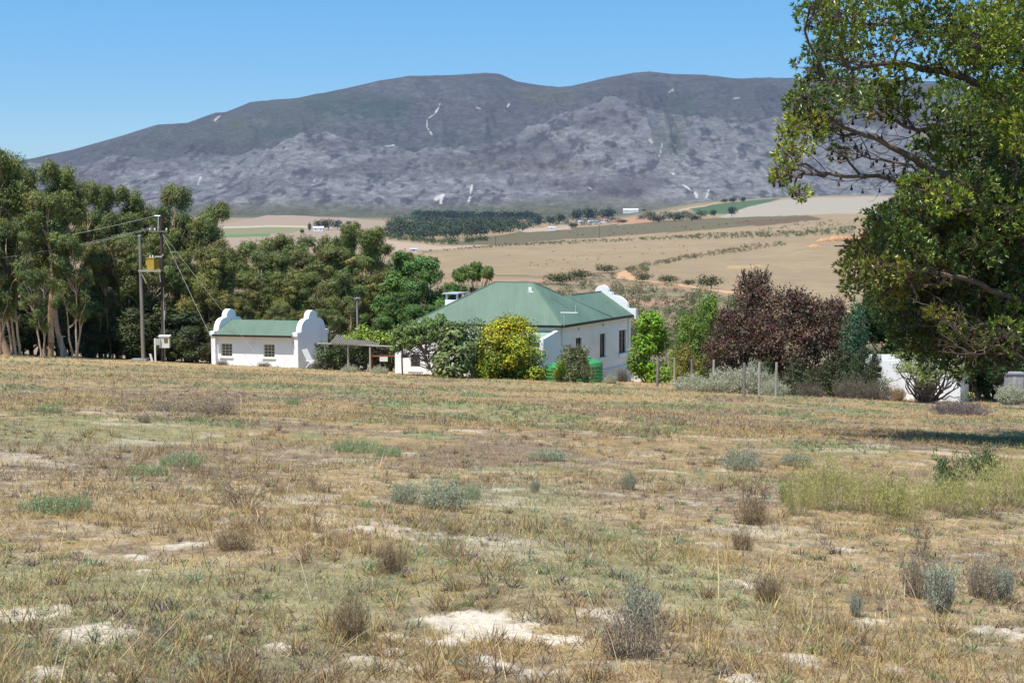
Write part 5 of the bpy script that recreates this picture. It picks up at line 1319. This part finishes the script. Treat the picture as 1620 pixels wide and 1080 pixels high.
    for k in range(130):
        px, py = rs.uniform(1385, 1640), rs.uniform(300, 575)
        if (py > 540 and px < 1500) or (py < 350 and px < 1500) or px > 1585 and py > 530: continue
        if py > 330 + 260 * (px - 1340) / 130 and px < 1450: continue
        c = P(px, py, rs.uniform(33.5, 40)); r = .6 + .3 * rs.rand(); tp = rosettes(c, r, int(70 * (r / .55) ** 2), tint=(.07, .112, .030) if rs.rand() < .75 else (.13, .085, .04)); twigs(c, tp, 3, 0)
    # the rest of the crown, beyond the frame and behind
    for k in range(92):
        a = rs.rand() * 6.28; R = 5.6 * rs.rand() ** .5; z = 2.6 + 9.0 * rs.rand(); R *= math.sqrt(max(.15, 1 - ((z - 5.0) / 7.2) ** 2))
        c = np.array([R * math.cos(a) - .3, R * math.sin(a) + .6, z])
        w_ = c + base; px, py = proj(*w_)
        if px < 1520 and w_[1] < 40: continue
        if px < 1465: continue
        r = .6 + .35 * rs.rand(); tp = rosettes(c, r, int(60 * (r / .55) ** 2)); twigs(c, tp, 4, 0)
    for k in range(75):  # extra unseen clumps outside the frame, added to strengthen the ground shadow
        c = np.array([rs.uniform(-7.5, 3.5), rs.uniform(-5.5, 3.0), rs.uniform(7.0, 13.0)]); w_ = c + base; px, py = proj(*w_)
        if px < 1640 and py > -38: continue
        if px < 1240: continue
        r = .7 + .35 * rs.rand(); tp = rosettes(c, r, int(48 * (r / .55) ** 2))
    # bare fine branching with seed pods in the open part of the crown
    for k in range(260):
        b = boughs[rs.randint(11)]; s = b[rs.randint(5, len(b))]
        d = unit(np.array([-1.0, rs.normal(0, .5), rs.normal(.15, .45)])); L = .5 + 1.0 * rs.rand()
        e = s + d * L; ww = e + base; px, py = proj(*ww)
        if px < 1250 or py > 560 or (py > 296 and px < 1400): continue
        p = curve(s, e, .10, 7, rs); tube(gt, p, np.linspace(.014, .005, 7), 4, bark * (.5 + .7 * rs.rand()))
        for q in range(2):
            s2 = p[rs.randint(2, 6)]; e2 = s2 + unit(d + rs.normal(0, .7, 3)) * L * .45; pp = curve(s2, e2, .12, 5, rs); tube(gt, pp, np.linspace(.008, .004, 5), 3, bark * (.5 + .7 * rs.rand()))
            if rs.rand() < .55: pod(pp[rs.randint(1, 5)])
        if rs.rand() < .5: pod(p[rs.randint(2, 7)])
    for px, py, s in [(1350, 65, .08), (1412, 64, .05), (1374, 188, .06)]:
        c = P(px, py, 31.8); rosettes(c, s * 1.2, 6, tint=(.34, .19, .03), dens=5)
    gt.build('trunk', 'bark', root, True); gl.build('crown', 'gum_leaf', root)
    o = gp.build('seed_pods', 'bark', root, True); o['kind'] = 'stuff'
big_tree()

# ================================================================== FAR WOODS, SCRUB AND FAR TREES
def far_blob(g, rs, x, y, h, wdt, base, n=46, leaf=None, z=None):
    z = gz(x, y) if z is None else z
    c = np.array([x, y, z + h * .55]); L = leaf or h * .17
    d = rvec(n, rs); d[:, 2] = d[:, 2] * .8 + .2
    lump = 1 + .25 * np.sin(d[:, 0] * 4 + x) * np.cos(d[:, 1] * 4 + y) + .1 * rs.normal(0, 1, n)
    Pp = c + d * lump[:, None] * np.array([wdt, wdt, h * .45]) * (.75 + .3 * rs.rand(n))[:, None]
    leaves(g, Pp, rvec(n, rs), d + rvec(n, rs) * .5, L * (.7 + .6 * rs.rand(n)), L * .6, tints(rs, n, base, .22))

TPX = [1000, 1005, 1040, 1070, 1116, 1164, 1200, 1250, 1298, 1340, 1380]; TPY = [442, 444, 447, 450.5, 457.5, 464.5, 470, 478, 486, 493, 500]
def wood(name, label, poly, n, h0, h1, base, seed, layers=1, leafk=.17, nq=46):
    rs = np.random.RandomState(seed); g = G(); poly = np.array(poly, float); k = 0
    lo, hi = poly.min(0), poly.max(0)
    pts = []
    while k < n:
        q = lo + (hi - lo) * rs.rand(2)
        if not inpoly(np.array([q[0]]), np.array([q[1]]), [tuple(p) for p in poly])[0]: continue
        k += 1
        if 1000 < q[0] < 1390 and abs(q[1] - np.interp(q[0], TPX, TPY)) < 3.6: continue
        p = ground_px(q[0], q[1], 130)
        if p is None: continue
        h = h0 + (h1 - h0) * rs.rand(); b = np.array(base) * (1 + rs.normal(0, .18)) * (1 + rs.normal(0, .08, 3))
        far_blob(g, rs, p[0], p[1], h, h * (.42 + .2 * rs.rand()), b, nq, leafk * h)
    o = g.build(name, 'bush'); tag(o, label, None, None, 'stuff'); return o
FW_HAZED = (.058, .078, .050)  # wood green lightened, distance haze put into the leaf colour
wood('far_wood', 'dark blue-green wood stretching across the valley below the mountain', [(612, 362), (625, 352), (660, 347), (760, 348), (850, 350), (862, 356), (835, 368), (800, 374), (770, 377), (720, 384), (660, 382), (615, 378)], 520, 10, 17, FW_HAZED, 401, nq=60)
wood('far_wood', 'far row of dark trees along the upper edge of the valley wood', [(655, 345), (760, 347), (860, 350), (860, 353), (760, 352), (655, 350)], 120, 17, 24, (.034, .048, .040), 402, nq=60)
wood('far_wood', 'lower bushy end of the valley wood reaching the far farmyard', [(850, 345), (905, 343), (975, 350), (985, 354), (930, 361), (880, 360), (850, 357)], 90, 6, 12, (.060, .082, .048), 421, nq=50)  # tint lightened here too, haze painted into the foliage
wood('far_hedge', 'low green hedge belt along the lower edge of the valley wood', [(600, 374), (640, 378), (700, 386), (770, 380), (775, 384), (700, 390), (610, 381)], 150, 4, 7, (.05, .085, .035), 403)
wood('far_wood', 'band of dark trees right of the far farmyard', [(1008, 349), (1030, 343), (1090, 341), (1118, 343), (1116, 347), (1050, 351), (1010, 353)], 70, 9, 15, FW_HAZED, 404)
wood('scrub_belt', 'dark green scrub belt across the tan field below the olive slope', [(798, 388), (900, 383), (1040, 377), (1130, 371), (1200, 369), (1290, 366), (1350, 360), (1350, 371), (1240, 377), (1130, 379), (1040, 381), (900, 387.5), (800, 391)], 620, 1.6, 3.4, (.12, .13, .062), 405, nq=26, leafk=.28)
wood('scrub_belt', 'thin hedge line running left from the scrub belt', [(664, 401), (700, 396), (800, 388), (900, 382), (900, 384), (800, 391), (700, 398), (664, 402)], 110, 1.2, 2.4, (.10, .10, .05), 406, nq=24, leafk=.3)
wood('fynbos_scrub', 'grey-green scrub covering the slope behind the farmhouse', [(850, 452), (900, 440), (985, 436), (1010, 448), (1080, 456), (1165, 470), (1260, 485), (1345, 500), (1360, 560), (1000, 560), (860, 470)], 820, 1.0, 3.4, (.088, .104, .044), 407, nq=84, leafk=.14)
wood('fynbos_scrub', 'grey-brown low scrub between the dark clumps on the slope', [(850, 452), (900, 440), (985, 436), (1010, 448), (1080, 456), (1165, 470), (1260, 485), (1345, 500), (1360, 560), (1000, 560), (860, 470)], 360, .7, 1.8, (.19, .165, .11), 417, nq=50, leafk=.16)
wood('track_scrub', 'scrub growing along both sides of the orange track', [(988, 428), (1020, 420), (1100, 404), (1150, 396), (1240, 385), (1245, 390), (1160, 402), (1090, 412), (1030, 424), (1020, 438), (1060, 446), (1110, 452), (1112, 457), (1050, 448), (1005, 443)], 330, 1.2, 2.8, (.115, .12, .06), 408, nq=60, leafk=.16)
wood('track_scrub', 'brown dry bushes along the dip of the far field', [(1040, 416), (1120, 400), (1215, 384), (1218, 390), (1130, 405), (1050, 420)], 80, 1.2, 2.6, (.13, .095, .06), 409, nq=26, leafk=.26)
wood('field_tufts', 'scattered dark tufts on the tan field', [(800, 402), (1080, 388), (1130, 392), (1000, 410), (900, 432), (830, 440)], 46, .8, 1.8, (.13, .105, .055), 410, nq=16, leafk=.35)
wood('field_tufts', 'scattered dark bushes on the olive slope', [(850, 370), (1000, 357), (1180, 348), (1250, 350), (1100, 366), (950, 375)], 46, 1.4, 3.0, (.055, .062, .035), 411, nq=18, leafk=.34)
wood('track_scrub', 'scrub above the orange bank on the far slope', [(1190, 366), (1280, 352), (1345, 350), (1345, 362), (1240, 368)], 70, 1.6, 3.2, (.10, .11, .05), 412, nq=24, leafk=.28)
# countable far bushes and trees
def far_kind(seed, h, w_, base, n, leafk):
    def fill(root):
        rs = np.random.RandomState(seed); g = G()
        for k in range(5): far_blob(g, rs, rs.normal(0, w_ * .4), rs.normal(0, w_ * .4), h * (.75 + .25 * rs.rand()), w_ * .65, np.array(base) * (1 + rs.normal(0, .12)), n, leafk * h, z=0.0)
        t = G(); tube(t, np.array([[0, 0, -.5], [0, 0, h * .5]]), [h * .03, h * .02], 5, (.15, .12, .1))
        t.build('trunk', 'bark', root); g.build('crown', 'bush', root)
    return fill
RB = Kind('round_bush', 'bush', 4, 3.2, far_kind(501, 4, 3.2, (.068, .080, .030), 150, .11))
for px, yt, hw, yb, lab in [(886, 430, 26, 450, 'wide olive bush just right of the farmhouse ridge on the slope'), (962, 417, 20, 432, 'dark round bush left of the orange clearing'), (920, 425, 22, 442, 'flat dark bush between the roof ridge bush and the orange clearing'), (1126, 433, 22, 457, 'dark round bush above the orange track'), (1060, 434, 18, 448, 'low dark bush above the left part of the orange track'), (1016, 432, 12, 446, 'small bush inside the bend of the orange track'), (1088, 441, 12, 452, 'small grey bush between the two bushes above the track')]:
    p = ground_px(px, yb, 130); RB.place_px(px, yt, p[1], lab, 'round bushes along the orange track', halfw=hw, ybase=yb)
FT = Kind('far_tree', 'tree', 12, 5.5, far_kind(502, 12, 5.0, (.036, .052, .036), 90, .11))
for px, yt, hw, yb, lab in [(1129, 331, 6, 343, 'dark round far tree left of the far pale hill crest'), (1158, 326, 8, 342, 'dark far tree standing at the edge of the far green field'), (1147, 314, 6, 321, 'leftmost of the three small dark trees above the green field'), (1160, 312, 7, 321, 'middle of the three small dark trees above the green field'), (1175, 311, 6, 320, 'rightmost of the three small dark trees above the green field'),
                            (360, 340, 4, 347, 'lone dark far tree at the left end of the pale far field'), (489, 352, 4, 367, 'small dark far tree left of the white farm building'), (506, 347, 9, 364, 'dark far tree right behind the white farm building'), (519, 345, 10, 364, 'broad dark far tree at the middle of the clump by the white farm building'), (534, 347, 9, 363, 'dark far tree at the right of the clump by the white farm building'), (552, 349, 5, 357, 'small dark far tree alone right of the clump'), (477, 362, 5, 370, 'small dark bush-like far tree below the farm building clump'),
                            (853, 340, 5, 359, 'pointed dark far tree at the right end of the valley wood'), (915, 330, 12, 350, 'tall dark far tree over the left of the far farmyard'), (932, 328, 13, 350, 'tall dark far tree in the middle over the far farmyard'), (962, 329, 15, 347, 'broad dark far tree right of the far farmyard'), (885, 338, 12, 354, 'dark far tree between the valley wood and the far farmyard'), (870, 342, 10, 356, 'small far tree next to the pointed one at the end of the valley wood'), (905, 352, 10, 361, 'low far bushy tree in front of the far farmyard, left'), (985, 347, 10, 353, 'low far tree right of the far farmyard houses'), (1020, 331, 5, 334, 'small bush-like far tree beside the long white building'),
                            (1042, 341, 14, 352, 'leftmost dark tree of the band right of the far farmyard'), (1068, 338, 14, 350, 'middle dark tree of the band right of the far farmyard'), (1095, 340, 14, 349, 'rightmost dark tree of the band right of the far farmyard')]:
    p = ground_px(px, yb, 130)
    if p is None: p = at(px, yb, 3300.0)
    FT.place_px(px, yt, p[1], lab, 'far dark trees in the valley', halfw=hw, ybase=yb, sink=.5)
# ================================================================== FIELD GRASS AND SHRUBS
def blades(name, label, n, dpow, d0, d1, length, width, colors, probs, seed, mask=None, lean=.55, tuft=None, segs=2, mat='grass'):
    rs = np.random.RandomState(seed); n = int(n * 1.2)
    if tuft:
        nt_ = n // tuft
        u = rs.rand(nt_); D = (d0 ** (1 - dpow) + u * (d1 ** (1 - dpow) - d0 ** (1 - dpow))) ** (1 / (1 - dpow))
        X = (rs.rand(nt_) * 2 - 1) * (.42 * D + 2.0)
        if mask is not None:
            k = rs.rand(nt_) < mask(X, D); X, D = X[k], D[k]
        tr = .02 + .055 * rs.rand(len(X)) ** 2 + .0008 * D
        hk = .5 + .9 * rs.rand(len(X)) ** 1.5; ck = rs.choice(len(colors), len(X), p=probs)
        X0 = np.repeat(X, tuft); D0 = np.repeat(D, tuft); ck = np.repeat(ck, tuft); hk = np.repeat(hk, tuft); tr = np.repeat(tr, tuft)
        ang = rs.rand(len(X0)) * 6.28; rr = tr * rs.rand(len(X0)) ** .5
        X = X0 + rr * np.cos(ang); D = D0 + rr * np.sin(ang)
        out = np.stack([np.cos(ang), np.sin(ang)], 1) * (rr / tr)[:, None]
    else:
        u = rs.rand(n); D = (d0 ** (1 - dpow) + u * (d1 ** (1 - dpow) - d0 ** (1 - dpow))) ** (1 / (1 - dpow))
        X = (rs.rand(n) * 2 - 1) * (.42 * D + 2.0)
        if mask is not None:
            k = rs.rand(n) < mask(X, D); X, D = X[k], D[k]
        ck = rs.choice(len(colors), len(X), p=probs); hk = .5 + .9 * rs.rand(len(X)) ** 1.5; out = np.zeros((len(X), 2))
    m = len(X); Z = H(X, D)
    sm = np.zeros(m); nr = D < 60; sm[nr] = sand_mask(X[nr], D[nr]); Z = Z + mound(X, D, sm) * (D < 60)
    keep = rs.rand(m) > np.where(sm > .93, .97, sm * .8)
    X, D, Z, ck, hk, out = X[keep], D[keep], Z[keep], ck[keep], hk[keep], out[keep]; m = len(X)
    L = length * hk * (1 + .012 * D); W = width * (.6 + .8 * rs.rand(m)) * (1 + .035 * D)
    dirv = np.column_stack([rs.normal(0, lean, (m, 2)) + out * .55, np.ones(m) * (.35 + .65 * rs.rand(m))]); dirv = unit(dirv)
    a = rs.rand(m) * 6.28; side = np.column_stack([np.cos(a), np.sin(a), np.zeros(m)])
    B = np.column_stack([X, D, Z - .01]); droop = np.column_stack([dirv[:, :2] * .35, -.18 * np.ones(m)]) * rs.rand(m, 1)
    mid = B + dirv * (L * .55)[:, None]; tip = mid + (dirv + droop) * (L * .5)[:, None]
    w = side * W[:, None] * .5
    V = np.stack([B - w, B + w, mid + w * .8, mid - w * .8, tip + w * .15, tip - w * .15], 1).reshape(-1, 3)
    i = np.arange(m)[:, None] * 6
    Q = np.concatenate([i + np.array([0, 1, 2, 3]), i + np.array([3, 2, 4, 5])], 1).reshape(-1, 4)
    Tn = np.array(colors)[ck] * (1 + rs.normal(0, .22, (m, 1))) * (1 + rs.normal(0, .06, (m, 3)))
    g = G(); g.add(V, Q, np.repeat(np.clip(Tn, .01, 1), 2, 0)); o = g.build(name, mat); tag(o, label, None, None, 'stuff'); return o
STRAW = (.46, .335, .145); STRAW2 = (.375, .262, .115); BROWN = (.235, .145, .072); GREY = (.235, .185, .13); GREEN = (.225, .27, .10); GREEN2 = (.155, .21, .08); PALE = (.56, .45, .27); PURP = (.20, .155, .13); TEAL = (.26, .31, .19)
nog = lambda x, y: (1 - .75 * green_mask(x, y)) * (.35 + .65 * ss(.32, .6, fbm(x / 1.2, y / 1.2, 141, 3)))
blades('dry_grass', 'short dry straw-coloured grass over the near field', 230000, 1.45, 4.6, 36, .06, .0036, [STRAW, STRAW2, BROWN, GREY, PALE], [.34, .26, .18, .12, .10], 601, nog, .7)
blades('dry_grass_tufts', 'dry grass tufts on the near field', 150000, 1.5, 4.6, 36, .105, .0034, [STRAW, STRAW2, BROWN, GREY], [.38, .30, .22, .10], 602, lambda x, y: ss(.42, .62, fbm(x / 1.6, y / 1.6, 143, 3)) * (1 - .5 * green_mask(x, y)), .35, 13)
blades('brown_litter', 'dead brown stalks lying in the near field', 190000, 1.45, 4.6, 42, .065, .0045, [BROWN, PURP, GREY, (.105, .075, .055)], [.35, .25, .2, .2], 603, lambda x, y: .4 + .6 * litter_mask(x, y), 1.3)
blades('green_grass', 'thin green grass shoots on the near field', 90000, 1.4, 4.6, 40, .07, .004, [GREEN, GREEN2, (.29, .30, .11)], [.4, .2, .4], 604, lambda x, y: .10 + .75 * green_mask(x, y), .5)
blades('brown_tussocks', 'coarse brown grass tussocks over the near field', 46000, 1.5, 4.8, 44, .13, .0038, [BROWN, STRAW2, (.17, .115, .075), GREY], [.4, .25, .2, .15], 609, lambda x, y: ss(.45, .6, fbm(x / 2.4, y / 2.4, 147, 3)), .55, 36)
blades('small_herbs', 'low grey-green and brown herbs mottling the field', 80000, 1.35, 7, 62, .06, .007, [TEAL, GREEN, PURP, (.16, .12, .09), (.20, .22, .12)], [.26, .24, .22, .14, .14], 611, lambda x, y: .25 + .75 * ss(.45, .62, fbm(x / 2.0, y / 2.6, 149, 3)), .8, 30)
blades('tall_stalks', 'long single pale grass stalks on the near field', 2600, 1.4, 5.0, 34, .30, .003, [PALE, STRAW, BROWN], [.5, .3, .2], 605, None, .75)
blades('field_grass', 'dry grass over the far half of the field', 150000, 1.25, 32, 108, .075, .006, [STRAW, STRAW2, BROWN, GREY], [.42, .28, .17, .13], 606, nog, .6)
blades('field_weeds', 'green weeds in patches on the far half of the field', 210000, 1.25, 28, 106, .075, .007, [GREEN, GREEN2, TEAL, (.20, .22, .10)], [.3, .22, .28, .2], 607, lambda x, y: green_mask(x, y), .5, 10)
blades('field_litter', 'purplish dead stalk mats on the far half of the field', 90000, 1.25, 30, 104, .07, .008, [PURP, BROWN, GREY], [.5, .3, .2], 608, litter_mask, 1.3, 9)

# ---- individual plants of the field
SG = Kind('sage_shrub', 'shrub', .42, .26, twig_fill(71, .42, .26, 95, (.22, .165, .13), (.36, .39, .30), 10, .030, .009, .0035, 2, 1.0))
GT = Kind('twiggy_shrub', 'shrub', .40, .32, twig_fill(72, .40, .32, 110, (.26, .20, .16), (.30, .25, .18), 4, .03, .008, .0035, 2.2, .7))
GW = Kind('green_weed', 'weed', .20, .42, twig_fill(73, .17, .50, 120, (.26, .25, .15), (.30, .36, .19), 7, .032, .010, .003, 4, .8))
YF = Kind('yellow_fennel_bush', 'bush', .75, .62, twig_fill(74, .75, .62, 120, (.36, .32, .15), (.44, .41, .15), 10, .06, .007, .0035, 2.6, 1.0))
GB = Kind('grey_bush', 'bush', .5, .5, twig_fill(75, .5, .5, 130, (.22, .18, .15), (.32, .335, .235), 10, .045, .012, .0035, 3, .9))
DT = Kind('dead_branch', 'branch', .5, .75, twig_fill(76, .5, .75, 34, (.23, .17, .12), None, 0, 0, 0, .008, 1.5, .4, branch=4))
WD = Kind('tall_weed', 'weed', .75, .22, twig_fill(77, .75, .22, 16, (.17, .11, .08), (.14, .12, .07), 6, .035, .01, .005, 1.5, 1.2))
GL = Kind('leafy_weed', 'weed', .6, .25, twig_fill(78, .6, .25, 40, (.10, .12, .05), (.10, .15, .06), 12, .05, .016, .004, 2, 1.2))
DTU = Kind('brown_tussock', 'grass tussock', .32, .22, twig_fill(79, .32, .22, 120, (.25, .18, .11), (.28, .20, .12), 3, .05, .005, .0028, 1.5, 1.2))
def fld(kind, px, ybase, ytop, lab, hw=None, group=None):
    p = ground_px(px, ybase)
    kind.place_px(px, ytop, p[1], lab, group, halfw=hw, ybase=ybase, sink=.02)
fld(SG, 1015, 1000, 915, 'silvery sage shrub with brown twigs, front centre right of the big sand patch', 34)
fld(GT, 1000, 1040, 950, 'brown twiggy shrub at the foot of the silvery front shrub', 60)
fld(SG, 1490, 968, 880, 'upright blue-grey sage shrub at the lower right of the field', 30)
fld(GT, 1452, 945, 855, 'dark twiggy shrub left of the blue-grey sage shrub at the lower right', 32)
fld(GT, 1555, 945, 870, 'brown twiggy shrub right of the blue-grey sage shrub at the lower right', 34)
fld(SG, 1590, 950, 890, 'thin grey sage shrub near the right edge of the lower field', 20)
fld(SG, 1355, 975, 940, 'small grey sage sprig between the bottom shrubs at the right', 12)
fld(GB, 702, 805, 760, 'grey-green rounded bush in the middle of the field, right one of the pair', 42)
fld(GB, 640, 796, 764, 'browner grey bush left of the rounded one in the middle of the field', 26)
fld(GW, 745, 790, 762, 'small bright green weed beside the grey-green rounded bush', 14)
fld(GW, 288, 736, 712, 'bright green weed patch left of centre, the brightest one', 32)
fld(GW, 232, 752, 733, 'low green weed left of the brightest green weed patch', 30)
fld(GW, 562, 716, 690, 'green weed clump in the middle distance below the cottage', 30)
fld(GW, 612, 722, 702, 'green weed just right of the weed clump below the cottage', 20)
fld(GW, 75, 810, 786, 'dark green weed mat at the left edge of the field', 40)
fld(GW, 118, 808, 788, 'grey-green weed mat right of the one at the left edge', 24)
fld(GB, 868, 728, 710, 'low dark grey-green bush in the middle distance right of centre', 32)
fld(DT, 385, 800, 740, 'bare brown branch lying in the left half of the field', 60)
fld(WD, 1192, 826, 728, 'tall dry brown weed standing right of centre', 24)
fld(DTU, 1190, 830, 790, 'brown grass tussock at the foot of the tall dry weed', 30)
fld(GB, 1175, 745, 706, 'pale grey bush behind the tall dry weed', 34)
fld(GB, 1262, 738, 712, 'grey-green bush at the left end of the yellow fennel bushes', 26)
for px, yb, yt, hw, lab in [(1265, 815, 745, 36, 'yellow-green feathery bush, first from the left in the right-hand clump'), (1310, 806, 712, 48, 'tall yellow-green feathery bush, second from the left in the right-hand clump'), (1370, 812, 738, 44, 'yellow-green feathery bush left of the dark leafy weed'), (1430, 825, 745, 46, 'yellow-green feathery bush right of the dark leafy weed'), (1480, 806, 752, 34, 'yellowish feathery bush in the middle of the right-hand clump'), (1530, 815, 740, 44, 'feathery bush with greyer stems near the right edge'), (1595, 800, 715, 50, 'feathery bush cut by the right edge of the photo')]:
    fld(YF, px, yb, yt, lab, hw, 'yellow feathery bushes at the right')
fld(GL, 1415, 815, 758, 'dark green leafy weed standing among the yellow feathery bushes', 18)
fld(GL, 1507, 790, 715, 'upright green leafy weed right of the yellow feathery bushes', 26)
fld(GL, 1560, 760, 705, 'grey-green leafy weed in the shade near the right edge', 26)
fld(GL, 1244, 795, 762, 'small dark leafy weed at the left foot of the feathery bushes', 10)
fld(WD, 1460, 880, 800, 'thin dry stalk plant in front of the yellow feathery bushes', 20)
fld(WD, 1017, 820, 795, 'small dark dry weed on pale ground right of centre', 10)
fld(GB, 995, 775, 745, 'small dark bush on bare ground right of centre', 14)
fld(GB, 847, 778, 764, 'tiny dark green plant right of the pale sand spot at centre', 8)
fld(GT, 340, 655, 625, 'purplish dead shrub on the upper left of the field', 44)
fld(GT, 270, 650, 630, 'flat purplish dead shrub left of the other one on the upper left', 44)
fld(GT, 228, 668, 650, 'small dark dead shrub on the upper left of the field', 14)
fld(GW, 462, 640, 628, 'small pale blue-green weed in the upper field, left of centre', 10)
fld(GW, 75, 652, 638, 'green weed far up at the left edge of the field', 20)
fld(DTU, 555, 1010, 940, 'brown grass tussock left of the big sand patch', 34)
fld(DTU, 620, 905, 855, 'brown grass tussock in the middle of the lower field', 34)
fld(DTU, 1215, 950, 905, 'brown grass tussock right of the front shrub', 26)
fld(DTU, 370, 870, 845, 'brown dead tussock left of centre in the lower field', 34)
fld(DT, 330, 660, 640, 'pale bare branch lying among the purplish shrubs on the upper left', 22)
fld(DTU, 1175, 870, 835, 'dense brown tussock below the tall dry weed', 20)
